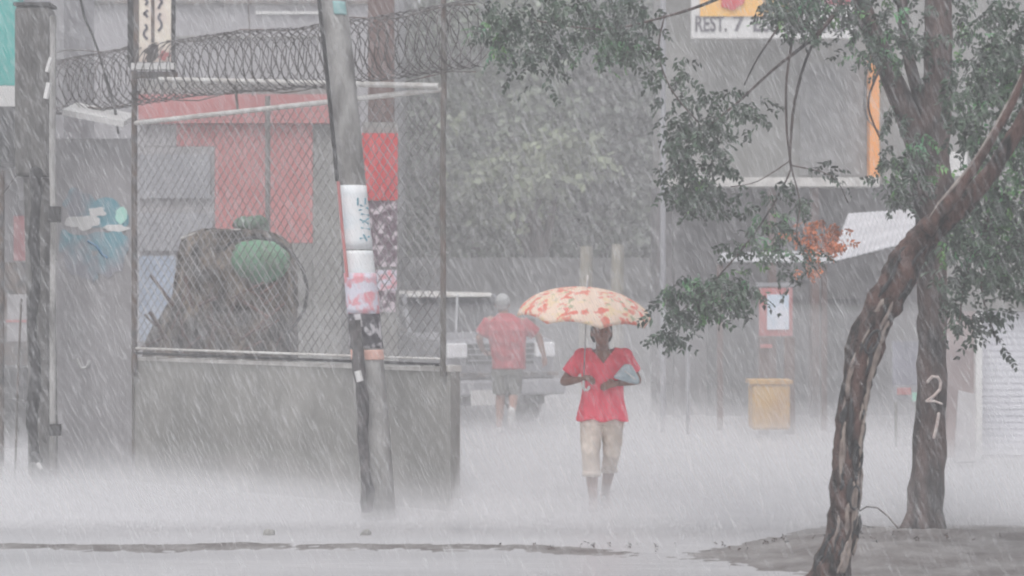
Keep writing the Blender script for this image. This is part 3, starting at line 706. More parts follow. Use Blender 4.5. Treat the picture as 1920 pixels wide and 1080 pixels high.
fr += cluster(rg, 1270, 150, 45, 50, 256, 26); fr += cluster(rg, 1300, 290, 72, 80, 256, 150); fr += cluster(rg, 1385, 205, 62, 45, 258, 46); fr += cluster(rg, 1330, 365, 75, 30, 256, 34); fr += cluster(rg, 1290, 215, 40, 40, 256, 26)
fr += cluster(rg, 1470, 385, 40, 55, 256, 24); fr += cluster(rg, 1410, 450, 60, 35, 256, 26)
fr += cluster(rg, 1335, 550, 90, 45, 260, 105); fr += cluster(rg, 1262, 590, 36, 45, 262, 40); fr += cluster(rg, 1500, 490, 50, 35, 256, 20); fr += cluster(rg, 1560, 310, 40, 25, 256, 6)
fr += cluster(rg, 1470, 0, 40, 38, 256, 50); fr += cluster(rg, 1525, 12, 60, 42, 256, 60); fr += cluster(rg, 1495, 55, 30, 18, 256, 14)
fr += cluster(rg, 1650, 40, 80, 90, 256, 110); fr += cluster(rg, 1690, 320, 50, 60, 262, 60); fr += cluster(rg, 1810, 70, 90, 100, 246, 130); fr += cluster(rg, 1690, 230, 35, 40, 256, 16)
finish('crown', leaves_mesh(fr, rg), M['leaf'], t2)
fb = cluster(rg, 925, 60, 35, 35, 256, 14) + cluster(rg, 1140, 80, 50, 50, 252, 28) + cluster(rg, 1500, 20, 90, 30, 252, 18) + cluster(rg, 1310, 330, 60, 60, 250, 8) + cluster(rg, 1330, 540, 100, 45, 254, 38) + cluster(rg, 1450, 450, 60, 60, 252, 18) + cluster(rg, 1700, 300, 50, 60, 256, 24) + cluster(rg, 1650, 60, 60, 70, 252, 26) + cluster(rg, 1820, 90, 70, 80, 244, 26)
finish('crown_new_leaves', leaves_mesh(fb, rg), M['leafbright'], t2)
fd_ = cluster(rg, 1535, 445, 48, 36, 250, 70, 4, .3) + cluster(rg, 1520, 490, 25, 15, 252, 8, 6)
tag(finish('dead_leaves', leaves_mesh(fd_, rg, .055, .022, (2, 5)), M['leafdead'], t2), 'bunch of dry orange leaves hanging low')
def stroke(name, pts, wd, m):
    mb = MB()
    for k in range(len(pts) - 1):
        mb.tube([F(pts[k][0], pts[k][1], S2 + 2.1 - abs(pts[k][0] - 1747) * .02), F(pts[k + 1][0], pts[k + 1][1], S2 + 2.1 - abs(pts[k + 1][0] - 1747) * .02)], wd, 6, flat=.6, round_=True)
    return mb.build(name, m, t2, smooth=True)
M['chalk'] = mat('chalk', (.62, .55, .52), .8, (.40, .30, .28), 30)
stroke('painted_number', [(1739, 716), (1748, 706), (1758, 707), (1764, 717), (1762, 730), (1752, 742), (1738, 752), (1752, 752), (1765, 757)], .012, M['chalk'])
stroke('painted_number', [(1760, 776), (1757, 796), (1751, 820)], .0125, M['chalk'])

# --- leaning tree in front
S1 = 325; b1 = G(1545, S1)
t1 = thing('leaning_tree', 'crooked brown tree leaning right in the foreground with peeling bark', 'tree', (b1.x, b1.y, 0))
mb = MB()
limb(mb, [(1528, 1140, 110), (1553, 1078, 72), (1577, 1000, 58), (1585, 900, 54), (1591, 820, 52), (1602, 730, 55), (1622, 650, 66), (1650, 585, 64), (1678, 530, 64), (1706, 478, 60), (1742, 432, 52), (1780, 402, 46), (1830, 358, 33), (1872, 302, 29), (1915, 232, 27), (1965, 140, 24), (2010, 60, 34), (2050, -60, 26)], S1, 22, .30, 5, 6)
limb(mb, [(1735, 435, 34), (1765, 395, 30), (1815, 330, 22), (1868, 245, 16), (1900, 190, 13), (1928, 110, 11), (1950, 0, 9), (1960, -90, 7)], S1 + 4, 9, .2, 6)
mb.build('trunk', M['bark1'], t1, smooth=True)
mb = MB(); rgb = random.Random(5)   # pale peeled patches hugging the trunk front
cl = [(1556, 1078, 37), (1578, 1000, 31), (1587, 900, 29), (1592, 820, 28), (1603, 730, 30), (1622, 650, 35), (1650, 585, 32), (1678, 530, 33), (1706, 478, 32), (1742, 432, 31)]
def onT(y, f, d=.004):
    for (x0, y0, r0), (x1, y1, r1) in zip(cl, cl[1:]):
        if y1 <= y <= y0:
            u = (y - y0) / (y1 - y0); x = x0 + (x1 - x0) * u; r_ = (r0 + (r1 - r0) * u) / S1
            c = F(x, y, S1); f = max(-.97, min(.97, f)); return Vector((c.x + f * (r_ * 1.0 + d), c.y - math.sqrt(1 - f * f) * (r_ * 1.0 + d), c.z))
    return F(1600, y, S1)
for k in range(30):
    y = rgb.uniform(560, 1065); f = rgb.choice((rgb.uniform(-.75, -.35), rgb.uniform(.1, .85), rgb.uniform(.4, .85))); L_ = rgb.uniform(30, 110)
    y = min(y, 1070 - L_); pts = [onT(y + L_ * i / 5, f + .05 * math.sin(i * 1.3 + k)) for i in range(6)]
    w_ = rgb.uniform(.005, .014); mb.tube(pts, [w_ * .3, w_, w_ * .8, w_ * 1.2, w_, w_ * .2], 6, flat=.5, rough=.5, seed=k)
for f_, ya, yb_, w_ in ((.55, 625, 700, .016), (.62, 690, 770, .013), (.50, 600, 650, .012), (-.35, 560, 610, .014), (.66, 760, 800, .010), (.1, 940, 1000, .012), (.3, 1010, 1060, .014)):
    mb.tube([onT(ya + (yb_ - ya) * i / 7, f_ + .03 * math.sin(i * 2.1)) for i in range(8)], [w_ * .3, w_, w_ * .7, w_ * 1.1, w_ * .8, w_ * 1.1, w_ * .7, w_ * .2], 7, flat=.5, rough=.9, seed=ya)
mb2 = MB(); mb2.tube([F(x, y, S1 + 10) for x, y in ((1742, 408), (1760, 380), (1790, 345), (1822, 306), (1860, 246), (1893, 186), (1915, 140))], [.002, .006, .008, .005, .008, .006, .003], 7, flat=.6, rough=.9, seed=3); mb2.build('branch_highlight', mat('branchhighlight', (.38, .34, .31), .9, (.16, .13, .12), 14), t1, smooth=True)  # pale strip paints a highlight along the upper edge of the thin branch
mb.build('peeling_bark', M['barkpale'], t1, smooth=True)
mb = MB(); rgb = random.Random(15)
for k in range(34):
    y = rgb.uniform(450, 1050); f = rgb.uniform(-.9, .9); L_ = rgb.uniform(20, 80); y = max(440, min(y, 1070 - L_))
    pts = [onT(y + L_ * i / 5, f + .08 * math.sin(i * 1.1 + k)) for i in range(6)]; w_ = rgb.uniform(.005, .014); mb.tube(pts, [w_ * .3, w_, w_ * 1.1, w_ * .8, w_, w_ * .2], 6, flat=.5, rough=.5, seed=k)
for (y, f, r_) in ((858, .5, .035), (930, .45, .03), (640, .1, .03)):   # knots
    mb.tube([onT(y + 22 * math.sin(a), f + .3 * math.cos(a)) for a in [i * math.pi / 6 for i in range(13)]], .009, 6)
mb.build('bark_ridges', M['dark'], t1, smooth=True)
fr = cluster(rg, 1860, 200, 90, 110, 300, 190, 18) + cluster(rg, 1850, 430, 90, 90, 285, 210, 18, dirx=.3) + cluster(rg, 1790, 540, 50, 60, 280, 34, 14) + cluster(rg, 1900, 500, 50, 60, 290, 50, 14) + cluster(rg, 1890, 60, 60, 70, 305, 60)
fr += cluster(rg, 1800, 610, 30, 40, 280, 14, 8) + cluster(rg, 1835, 590, 30, 30, 280, 12, 8, .5, .9) + cluster(rg, 1990, 250, 60, 250, 290, 80)
for (x, y) in ((1848, 600), (1862, 625), (1874, 645)): fr.append((F(x, y, 280), Vector((.6, 0, -.8))))
finish('crown', leaves_mesh(fr, rg), M['leaf'], t1)
fb = cluster(rg, 1850, 420, 90, 90, 278, 80, 14, dirx=.3) + cluster(rg, 1880, 220, 60, 120, 296, 40)
finish('crown_new_leaves', leaves_mesh(fb, rg), M['leafbright'], t1)
mb = MB(); limb(mb, [(1872, 320, 8), (1850, 420, 6), (1810, 520, 4), (1800, 600, 3)], 285, 5); limb(mb, [(1850, 420, 5), (1840, 540, 4), (1870, 640, 2)], 283, 5)
mb.build('branches', M['bark1'], t1)
# bare curved twig on the ground between the trunks
tag(MB().tube([F(x, y, 258) for x, y in ((1612, 958), (1625, 950), (1645, 952), (1665, 968), (1685, 992), (1692, 1003))], .0055, 5).tube([F(x, y, 257) for x, y in ((1618, 985), (1640, 990), (1652, 1002))], .004, 5).build('bent_twig', M['bark2'], origin=F(1690, 1003, 258)), 'thin bare twig arching from the foot of the numbered tree', 'twig')
fr = []
for k in range(46):
    x = rg.uniform(1250, 1920) if k % 3 else rg.uniform(850, 1250); q = (x - 960) / 265; y_ = 15.12 + rg.uniform(-.5, .1)
    fr.append((Vector((q, y_, max(.01, bank(q, y_)))), Vector((rg.uniform(-1, 1), rg.uniform(-1, 1), .15))))
tag(finish('leaf_litter', leaves_mesh(fr, rg, .035, .013, (1, 3)), M['bark2']), 'scattered fallen leaves and debris on the mud bank', 'leaf litter', kind='stuff')

# --- distant trees
def far_tree(px, s, blobs, m, label, seed, leaf=.16, dens=260):
    rg = random.Random(seed); b = G(px, s); t = thing('distant_tree', label, 'tree', b, 'distant trees behind the street')
    mb = MB(); top = F(px, min(q[1] for q in blobs), s)
    mb.tube([b, b + Vector((.1, 0, 1.5)), b + Vector((-.1, 0, 3)), Vector((b.x, b.y, max(3.5, top.z - 1.5)))], [.24, .19, .15, .06], 10, rough=.2)
    for (x, y, rx, ry) in blobs: mb.tube([b + Vector((0, 0, 1.8)), (b + Vector((0, 0, 1.8))).lerp(F(x, y, s), .6) + Vector((0, .1, .2)), F(x, y, s)], [.10, .06, .02], 6)
    mb.build('trunk', M['bark2'], t)
    vs = []; fs = []
    for (x, y, rx, ry) in blobs:
        c = F(x, y, s); ax, az = rx / s, ry / s; ay = (ax + az) / 2
        n = int(dens * max(.5, ax * az * 1.8)); cl_ = [(Vector((rg.gauss(0, .45), rg.gauss(0, .45), rg.gauss(0, .45)))) for _ in range(max(6, n // 22))]
        for _ in range(n):
            q = rg.choice(cl_) + Vector((rg.gauss(0, .13), rg.gauss(0, .13), rg.gauss(0, .10)))
            p = c + Vector((q.x * ax, q.y * ay, q.z * az)); a = Vector((rg.uniform(-1, 1), rg.uniform(-1, 1), rg.uniform(-1.2, .3))).normalized(); w_ = a.orthogonal().normalized(); w_ = Matrix.Rotation(rg.uniform(0, 6.28), 3, a) @ w_
            L = leaf * rg.uniform(.6, 1.4); b0 = len(vs); vs += [tuple(p), tuple(p + a * L * .5 + w_ * L * .3), tuple(p + a * L), tuple(p + a * L * .5 - w_ * L * .3)]; fs.append((b0, b0 + 1, b0 + 2, b0 + 3))
    me = bpy.data.meshes.new('crown'); me.from_pydata(vs, [], fs); me.update(); finish('crown', me, m, t)
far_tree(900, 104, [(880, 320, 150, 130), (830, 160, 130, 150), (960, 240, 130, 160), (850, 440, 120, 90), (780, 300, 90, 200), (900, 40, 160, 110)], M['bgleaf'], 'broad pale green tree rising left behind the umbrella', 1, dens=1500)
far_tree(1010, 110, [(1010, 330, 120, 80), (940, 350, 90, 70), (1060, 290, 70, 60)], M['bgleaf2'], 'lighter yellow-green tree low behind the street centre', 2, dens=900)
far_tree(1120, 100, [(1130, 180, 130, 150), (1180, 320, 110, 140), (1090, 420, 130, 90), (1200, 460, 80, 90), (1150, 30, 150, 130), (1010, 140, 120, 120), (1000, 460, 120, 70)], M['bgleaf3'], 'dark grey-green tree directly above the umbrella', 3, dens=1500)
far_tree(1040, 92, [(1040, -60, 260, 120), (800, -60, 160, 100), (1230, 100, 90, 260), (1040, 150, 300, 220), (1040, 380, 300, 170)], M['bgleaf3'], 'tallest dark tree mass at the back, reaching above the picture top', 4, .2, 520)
for k, (x, tp) in enumerate(((1098, 462), (1157, 458))):
    b = G(x, 116); mb = MB(); mb.tube([b, F(x, 600, 116), F(x + 2, tp, 116)], [.12, .11, .10], 10)
    tag(mb.build('bare_trunk', mat('paletrunk%d' % k, (.36, .33, .27), .85, (.27, .25, .2), 4), origin=b), ('pale bare stump behind the umbrella tip, the left one' if k == 0 else 'pale bare stump right of the umbrella tip, greener than its neighbour'), 'stump', 'pale stumps behind the umbrella')

# overhead cables
def cable(name, pts, r, label, m='dark', lumps=False):
    mb = MB(); mb.tube(pts, r, 6, rough=.6 if lumps else 0)
    tag(mb.build(name, M[m], origin=pts[0]), label, 'cable')
cable('hanging_cable', [F(140, -60, 196), F(158, 30, 196), F(172, 62, 196), F(186, 100, 196), F(200, 150, 196), F(215, 200, 197), F(222, 250, 198)], .012, 'dark lumpy cable hanging down across the razor wire at left', lumps=True)
cable('thin_cable', [F(466, -60, 160), F(466, 20, 160), F(472, 120, 160), F(474, 180, 160)], .007, 'thin grey cable dropping to the razor wire from above', 'darkmetal')
cable('stay_wire', [F(5, 365, 198), F(30, 330, 200), F(62, 312, 205)], .006, 'thin slanting stay wire tied to the crooked pole', 'wire')
cable('loose_cable', [F(1632, 105, 140), F(1622, 150, 140), F(1620, 200, 140), F(1628, 225, 140), F(1650, 250, 141)], .012, 'dark loose cable curving beside the orange pillar')

# ------------------------------------------------------------------ vehicle
yaw = R(26)
vc = Vector((-.18, FPX / 145, 0))
car = thing('parked_suv', 'pale silver off-road vehicle parked facing the street behind the wall corner', 'car', vc, rz=0)
car.rotation_euler = (0, 0, -yaw * -1)
car.location = (F(938, 0, 145).x, FPX / 145, 0)
def cl(mb, name, m, smooth=False, parent=None): return mb.build(name, m, parent or car, local=True, smooth=smooth)
def side_prism(profile, halfw):   # profile (y,z), halfw(z)
    mb = MB(); n = len(profile)
    mb.v = [(-halfw(z, y), y, z) for y, z in profile] + [(halfw(z, y), y, z) for y, z in profile]
    mb.f = [tuple(reversed(range(n))), tuple(range(n, 2 * n))] + [(i, (i + 1) % n, n + (i + 1) % n, n + i) for i in range(n)]
    mb.f = [tuple(reversed(f)) for f in mb.f]; return mb
hw = lambda z, y: .82 - max(0, z - 1.12) * .16 - max(0, .25 - y) * .12
o = cl(side_prism([(0, .42), (0, .80), (.03, 1.08), (.10, 1.14), (1.15, 1.21), (4.35, 1.20), (4.40, .45), (3.9, .36), (3.0, .34), (1.2, .34), (.4, .34)], hw), 'body', M['carbody']); bevelled(o, .05, 3)
o = cl(side_prism([(1.12, 1.18), (1.62, 1.66), (1.75, 1.70), (4.1, 1.72), (4.3, 1.18)], lambda z, y: .80 - max(0, z - 1.18) * .30), 'cabin', M['glassdark']); bevelled(o, .03)
o = cl(side_prism([(1.60, 1.675), (1.66, 1.735), (4.12, 1.755), (4.16, 1.70)], lambda z, y: .67), 'roof', M['galv']); bevelled(o, .025)
for sg in (-1, 1):
    for y0_, y1_ in ((1.10, 1.62), (2.35, 2.35), (3.4, 3.4)): cl(MB().bar((sg * .80, y0_, 1.19), (sg * .665, y1_, 1.70), .05), 'pillar', M['carbody'])
cl(MB().bar((-.12, 1.12, 1.20), (.12, 1.60, 1.69), .03), 'windscreen_bar', M['chrome'])
for sg in (-1, 1):
    o = cl(MB().box((sg * .63, -.02, 1.0), (.28, .08, .19)), 'headlight', M['lens']); bevelled(o, .02)
    mb = MB(); mb.tube([(sg * .78, 1.25, 1.24), (sg * .93, 1.22, 1.26)], .02, 6); mb.box((sg * 1.0, 1.2, 1.30), (.18, .08, .16)); cl(mb, 'mirror', M['darkmetal'])
mb = MB(); 
for k in range(3): mb.box((0, -.01, .87 + k * .075), (.94, .05, .018))
cl(mb, 'grille', M['chrome']); cl(MB().box((0, .0, .95), (.96, .03, .26)), 'grille_back', M['dark'])
o = cl(MB().box((0, -.08, .52), (1.74, .20, .20)), 'bumper', M['chrome']); bevelled(o, .03); cl(MB().box((0, -.04, .685), (1.6, .08, .05)), 'bumper_trim', M['darkmetal'])
cl(MB().box((-.28, -.195, .40), (.46, .02, .19)), 'licence_plate', M['white_paint'])
cl(MB().box((0, .12, .36), (1.3, .2, .14)), 'skid_plate', M['dark'])
for sx in (-1, 1):
    for yy_ in (.78, 3.4):
        o = cl(MB().tube([(sx * .60, yy_, .36), (sx * .84, yy_, .36)], .36, 24), 'wheel', M['tyre']); bevelled(o, .04)
        h = MB().tube([(sx * .70, yy_, .36), (sx * .855, yy_, .36)], .20, 16).build('rim', M['chrome'], o, local=True)

# ------------------------------------------------------------------ people
def hand(mb, wrist, d, nrm, k=1.0, curl=.9, side=1):
    """palm plus five bent fingers; d direction of the fingers, nrm palm normal"""
    d = Vector(d).normalized(); nrm = Vector(nrm).normalized(); sd_ = d.cross(nrm).normalized() * side
    w_ = Vector(wrist); mb.tube([w_, w_ + d * .045 * k, w_ + d * .085 * k], [.026 * k, .036 * k, .036 * k], 10, flat=.5, round_=True)
    for i, L in enumerate((.070, .078, .074, .058)):
        b = w_ + d * .083 * k + sd_ * (.027 - .018 * i) * k; dd = d.copy(); p = [b]; 
        for j in range(3):
            dd = (dd * math.cos(curl * .75) + nrm * math.sin(curl * .75)).normalized(); dd2 = dd
            b = b + dd * L * k / 3 * (1.2 - .2 * j); p.append(b); nrm_ = nrm
        mb.tube(p, [.0095 * k, .009 * k, .008 * k, .0065 * k], 8, round_=True)
    b = w_ + d * .03 * k + sd_ * .028 * k
    mb.tube([b, b + (sd_ * .7 + d * .5 + nrm * .4).normalized() * .035 * k, b + (sd_ * .35 + d * .8 + nrm * .7).normalized() * .065 * k], [.013 * k, .011 * k, .009 * k], 8, round_=True)
def foot(mb, ankle, yawf, L=.24, flat=.5, r=.045, pitch=0):
    a = Vector(ankle); f = Vector((math.sin(yawf), -math.cos(yawf), 0)); f = f * math.cos(pitch) + Vector((0, 0, -1)) * math.sin(pitch) * 1.0; f.normalize()
    dn = Vector((0, 0, -.055)) if pitch == 0 else Vector((0, .0, -.04))
    heel = a + dn - f * .05; toe = a + dn + f * (L - .07)
    mb.tube([heel, a + dn + f * .05, toe], [r * .85, r, r * .8], 10, flat=.75, round_=True)
    mb.tube([a, a + dn * .6], [r * .9, r * .9], 8, round_=True)
def head(mb, c, hh=.115, face=-1, tilt=0.0):
    """skull, jaw, nose, ears, brow; face = -1 looks to -y"""
    c = Vector(c); y = face
    mb.ball(c + Vector((0, 0, .015)), (hh * .70, hh * .84, hh * .88), 20, 14)
    mb.ball(c + Vector((0, y * .028, -.05)), (hh * .50, hh * .55, hh * .55), 16, 10)
    mb.tube([c + Vector((0, y * .088, .012)), c + Vector((0, y * .108, -.022))], [.010, .016], 8, round_=True)
    for sg in (-1, 1):
        mb.ball(c + Vector((sg * hh * .70, -y * .005, -.005)), (.012, .022, .032), 10, 8)
        mb.ball(c + Vector((sg * .030, y * .070, -.028)), (.024, .02, .022), 10, 8)
        mb.tube([c + Vector((sg * .012, y * .088, .028)), c + Vector((sg * .050, y * .078, .030))], .009, 8, round_=True)
    mb.tube([c + Vector((-.020, y * .084, -.056)), c + Vector((.020, y * .084, -.056))], .010, 8, round_=True)

# woman under the umbrella
sw = 228
wl = G(1130, sw)
W = thing('person', 'woman in a bright red blouse and beige cropped trousers walking under an umbrella', 'person', wl)
ORG[W.name] = Vector((0, 0, 0))
def local_build(me_or_mb, name, m, parent, smooth=True):
    me = me_or_mb if isinstance(me_or_mb, bpy.types.Mesh) else me_or_mb.mesh(name)
    me.materials.clear()
    return finish(name, me, m, parent, local=True, smooth=smooth)
mb = MB(); HC = Vector((-.01, -.03, 1.455))
head(mb, HC)
mb.tube([(-.0, .01, 1.26), (-.005, -.01, 1.40)], [.058, .052], 12, round_=True)
mb.loft([(0, .01, .80, .15, .10), (0, .01, .95, .145, .10), (0, -.005, 1.1, .15, .115), (0, .0, 1.21, .16, .112), (0, .01, 1.26, .15, .09), (0, .01, 1.30, .10, .066)], 20)
eR = Vector((-.315, .02, 1.05)); wR = Vector((-.195, -.19, 1.075)); sR = Vector((-.175, .01, 1.265))
eL = Vector((.285, .03, 1.06)); wL = Vector((.115, -.185, 1.045)); sL = Vector((.18, .01, 1.265))
for a, b, c_ in ((sR, eR, wR), (sL, eL, wL)):
    mb.tube([a, a.lerp(b, .5), b], [.046, .044, .038], 12, round_=True); mb.tube([b, b.lerp(c_, .35), c_], [.038, .037, .025], 12, round_=True)
hand(mb, wR, (.5, -.35, .12), (.2, .5, -.75), 1.0, .95, 1)
hand(mb, wL, (-.9, -.1, -.15), (-.1, .65, -.45), 1.0, .6, -1)
kF = Vector((-.105, -.12, .47)); aF = Vector((-.080, -.10, .075)); kB = Vector((.075, .0, .45)); aB = Vector((.03, .22, .12))
mb.tube([(-.09, 0, .82), kF, kF.lerp(aF, .3), aF], [.085, .056, .056, .034], 14, round_=True)
mb.tube([(.08, 0, .82), kB, kB.lerp(aB, .3), aB], [.085, .056, .055, .034], 14, round_=True)
foot(mb, aF, -.1); foot(mb, aB, .1, pitch=.5)
local_build(fused(mb, .0065, 3), 'body', M['skin'], W)
# hair: pulled back, short at the sides
mb = MB(); mb.ball(HC + Vector((0, .018, .032)), (.090, .098, .105), 20, 14); mb.ball(HC + Vector((0, .075, .0)), (.07, .06, .08), 14, 10)
for sg in (-1, 1): mb.tube([HC + Vector((sg * .066, .015, .03)), HC + Vector((sg * .070, .035, -.03)), HC + Vector((sg * .06, .05, -.07))], [.026, .024, .016], 10, round_=True)
local_build(fused(mb, .007, 2), 'hair', M['hair'], W)
for sg in (-1, 1): local_build(MB().ball(HC + Vector((sg * .03, -.088, .006)), (.011, .008, .006), 10, 8), 'eye', M['dark'], W)
# blouse
mb = MB()
mb.loft([(.0, .0, .735, .212, .15), (.0, .0, .80, .200, .142), (.0, -.005, .90, .180, .13), (0, -.005, .99, .166, .122), (0, -.015, 1.10, .176, .135), (0, -.01, 1.20, .182, .128), (0, .01, 1.262, .168, .10), (0, .01, 1.298, .115, .075), (0, .005, 1.320, .062, .058)], 28)
for a, b in ((sR, eR), (sL, eL)): mb.tube([Vector((a.x * .45, .01, 1.285)), Vector((a.x * .98, .01, 1.262)), a.lerp(b, .35) + Vector((0, 0, -.005)), a.lerp(b, .72)], [.050, .066, .070, .072], 14, round_=False)
for a in (sR, sL): mb.ball(a + Vector((0, 0, -.005)), .068, 14, 10)
me = fused(mb, .008, 4)
for v in me.vertices:
    co_ = v.co; z = co_.z; k = max(0, min(1, (1.15 - z) / .4)); a = math.atan2(co_.y, co_.x)
    if abs(co_.x) < .26 or z < .95:
        r_ = .010 * k * math.sin(a * 9 + z * 6) + .008 * noise.noise(co_ * 9); co_.x += r_ * math.cos(a); co_.y += r_ * math.sin(a)
        if z < .76: co_.z += .012 * math.sin(a * 5)
bmx = bmesh.new(); bmx.from_mesh(me)
cut = [f for f in bmx.faces if f.calc_center_median().y < -.0 and f.calc_center_median().z > 1.205 and abs(f.calc_center_median().x) < .075 * (f.calc_center_median().z - 1.205) / .09]
bmesh.ops.delete(bmx, geom=cut, context='FACES'); bmx.to_mesh(me); bmx.free()
local_build(me, 'blouse', M['blouse'], W)
# cropped trousers
def trouser_leg(mb, hip, knee, cuff, r):
    hip, knee, cuff = map(Vector, (hip, knee, cuff)); P = [hip, hip.lerp(knee, .5), knee, knee.lerp(cuff, .5), cuff]; mb.tube(P, r, 18)
mb = MB(); mb.loft([(0, .01, .70, .165, .125), (0, .01, .80, .175, .13), (0, .01, .92, .155, .11)], 24)
cf = kF.lerp(aF, .40); cb = kB.lerp(aB, .38)
trouser_leg(mb, (-.088, 0, .78), kF, cf, [.104, .090, .076, .071, .074]); trouser_leg(mb, (.082, .0, .78), kB, cb, [.104, .088, .072, .066, .064])
me = fused(mb, .008, 3)
for v in me.vertices:
    n_ = noise.noise(Vector((v.co.x * 10, v.co.y * 10, v.co.z * 16))); v.co.y += .012 * n_; v.co.x += .007 * n_
local_build(me, 'trousers', M['trouser'], W)
mb = MB()
for c_, r_ in ((cf, .077), (cb, .068)): mb.tube([c_ + Vector((0, 0, .012)), c_ - Vector((0, 0, .03))], r_, 18)
local_build(mb, 'cuff', M['trouser'], W)
for a, yf in ((aF, -.1), (aB, .1)):
    mb = MB(); q = a + Vector((0, -.04, -.062)); mb.box(q - Vector((0, 0, .03)), (.085, .23, .015)); mb.tube([q + Vector((-.042, -.03, -.02)), q + Vector((0, -.03, .045)), q + Vector((.042, -.03, -.02))], .008, 6); local_build(mb, 'sandal', M['dark'], W)
# bag
bo = wl + Vector((.185, -.235, 1.10))
t = thing('handbag', 'small pale blue-grey folded bag clutched by the woman in red', 'bag', bo)
mb = MB(); mb.add([(x * k, y, z) for y in (-.045, .045) for (x, z, k) in ((-.115, -.01, 1), (-.02, .105, 1), (.04, .10, 1), (.105, -.02, 1), (.10, -.065, 1), (.02, -.05, 1))], [(5, 4, 3, 2, 1, 0), (6, 7, 8, 9, 10, 11)] + [(i, (i + 1) % 6, 6 + (i + 1) % 6, 6 + i) for i in range(6)])
me = evaluated(mb.mesh('b'), [('BEVEL', dict(width=.02, segments=3)), ('REMESH', dict(mode='VOXEL', voxel_size=.008)), ('SMOOTH', dict(iterations=4))])
for v in me.vertices: v.co.y += .012 * noise.noise(v.co * 18)
finish('bag_body', me, M['bagfab'], t, local=True, smooth=True)
mb = MB(); mb.tube([(-.02, -.05, .05), (.02, -.054, .02), (.07, -.05, -.02)], .006, 6); finish('seam', mb.mesh('s'), M['white_paint'], t, local=True)
# umbrella
top = wl + Vector((-.135, -.155, 1.825)); hnd = wl + Vector((-.165, -.235, 1.03))
ax = (top - hnd).normalized()
U = thing('umbrella', 'cream umbrella with red and yellow flowers held over the woman', 'umbrella', hnd)
lean = Matrix.Rotation(R(4), 3, 'Y') @ Matrix.Rotation(R(6), 3, 'X')
mb = MB(); nr = 8; seg = 8; rings = 12; Ru = .565; Hh = .265
def cpt(j, i):
    a = 2 * math.pi * (j / (nr * seg)) + .2; u = i / rings; rib = abs(math.sin(math.pi * ((j % seg) / seg)))
    rad = Ru * math.sin(u * R(78)) / math.sin(R(78)) * (1 - .045 * rib * u); z = -Hh * (1 - math.cos(u * R(78))) / (1 - math.cos(R(78))) + .045 * rib * u ** 2 * .9
    return Vector((rad * math.cos(a), rad * math.sin(a), z))
cc = top
vs = []; NJ = nr * seg
for i in range(rings + 1):
    for j in range(NJ): vs.append(tuple(cc + lean @ cpt(j, max(i, .05))))
fs = [(i * NJ + j, i * NJ + (j + 1) % NJ, (i + 1) * NJ + (j + 1) % NJ, (i + 1) * NJ + j) for i in range(rings) for j in range(NJ)]
mbx = MB(); mbx.v = vs; mbx.f = [tuple(reversed(f)) for f in fs]
o = mbx.build('canopy', M['umb'], U, smooth=True); md = o.modifiers.new('thick', 'SOLIDIFY'); md.thickness = .002
mb = MB(); mb.tube([hnd + ax * .02, cc + lean @ Vector((0, 0, .085))], .005, 8); mb.build('shaft', M['shutter_grey'], U, smooth=True); MB().tube([cc + lean @ Vector((0, 0, .0)), cc + lean @ Vector((0, 0, .10))], .009, 8).build('ferrule', M['white_paint'], U)
mb = MB()
mb.tube([hnd + ax * .03, hnd - ax * .02, hnd - ax * .04 + Vector((.015, 0, 0)), hnd - ax * .035 + Vector((.035, 0, 0)), hnd - ax * .015 + Vector((.045, 0, 0))], .012, 8, round_=True); mb.build('handle', M['white_paint'], U, smooth=True)
for k in range(nr):
    mb = MB(); mb.tube([cc + lean @ (cpt(k * seg, i) - Vector((0, 0, .006))) for i in (0.3, 3, 6, 9, 12)], .003, 5); r1 = mb.build('rib', M['galv'], U)
    mb = MB(); mb.tube([top - ax * .24, cc + lean @ (cpt(k * seg, 6) - Vector((0, 0, .008)))], .0025, 5); mb.build('strut', M['galv'], r1)

# man walking away
sm = 151; ml = G(945, sm)
Mn = thing('person', 'grey-haired man in a faded red shirt and shorts walking away beside the parked vehicle', 'person', ml)
mb = MB(); HM = Vector((-.02, .06, 1.60)); head(mb, HM, .118, 1)
mb.tube([(0, .02, 1.40), (-.01, .05, 1.54)], [.065, .06], 12, round_=True)
mb.loft([(.05, 0, .86, .155, .11), (.05, 0, 1.0, .155, .11), (.04, .0, 1.2, .17, .12), (.03, .01, 1.36, .18, .10), (.02, .02, 1.45, .10, .07)], 20)
a1, e1, w1 = Vector((-.17, .01, 1.40)), Vector((-.31, .0, 1.18)), Vector((-.27, .20, 1.03))
a2, e2, w2 = Vector((.22, .01, 1.38)), Vector((.43, .04, 1.20)), Vector((.50, .14, .95))
for a, b, c_ in ((a1, e1, w1), (a2, e2, w2)): mb.tube([a, a.lerp(b, .5), b], [.06, .052, .044], 12, round_=True); mb.tube([b, b.lerp(c_, .35), c_], [.044, .042, .028], 12, round_=True)
hand(mb, w1, (.4, .6, -.4), (.6, -.3, .2), 1.05, .7, 1); hand(mb, w2, (.1, .25, -1), (-.9, .2, 0), 1.05, .5, 1)
k1, n1 = Vector((-.045, .06, .50)), Vector((-.06, .0, .09)); k2, n2 = Vector((.12, .10, .50)), Vector((.10, -.22, .26))
mb.tube([(-.04, 0, .86), k1, k1.lerp(n1, .3), n1], [.09, .06, .058, .038], 14, round_=True); mb.tube([(.13, 0, .86), k2, k2.lerp(n2, .3), n2], [.09, .06, .058, .038], 14, round_=True)
local_build(fused(mb, .009, 3), 'body', M['skin2'], Mn)
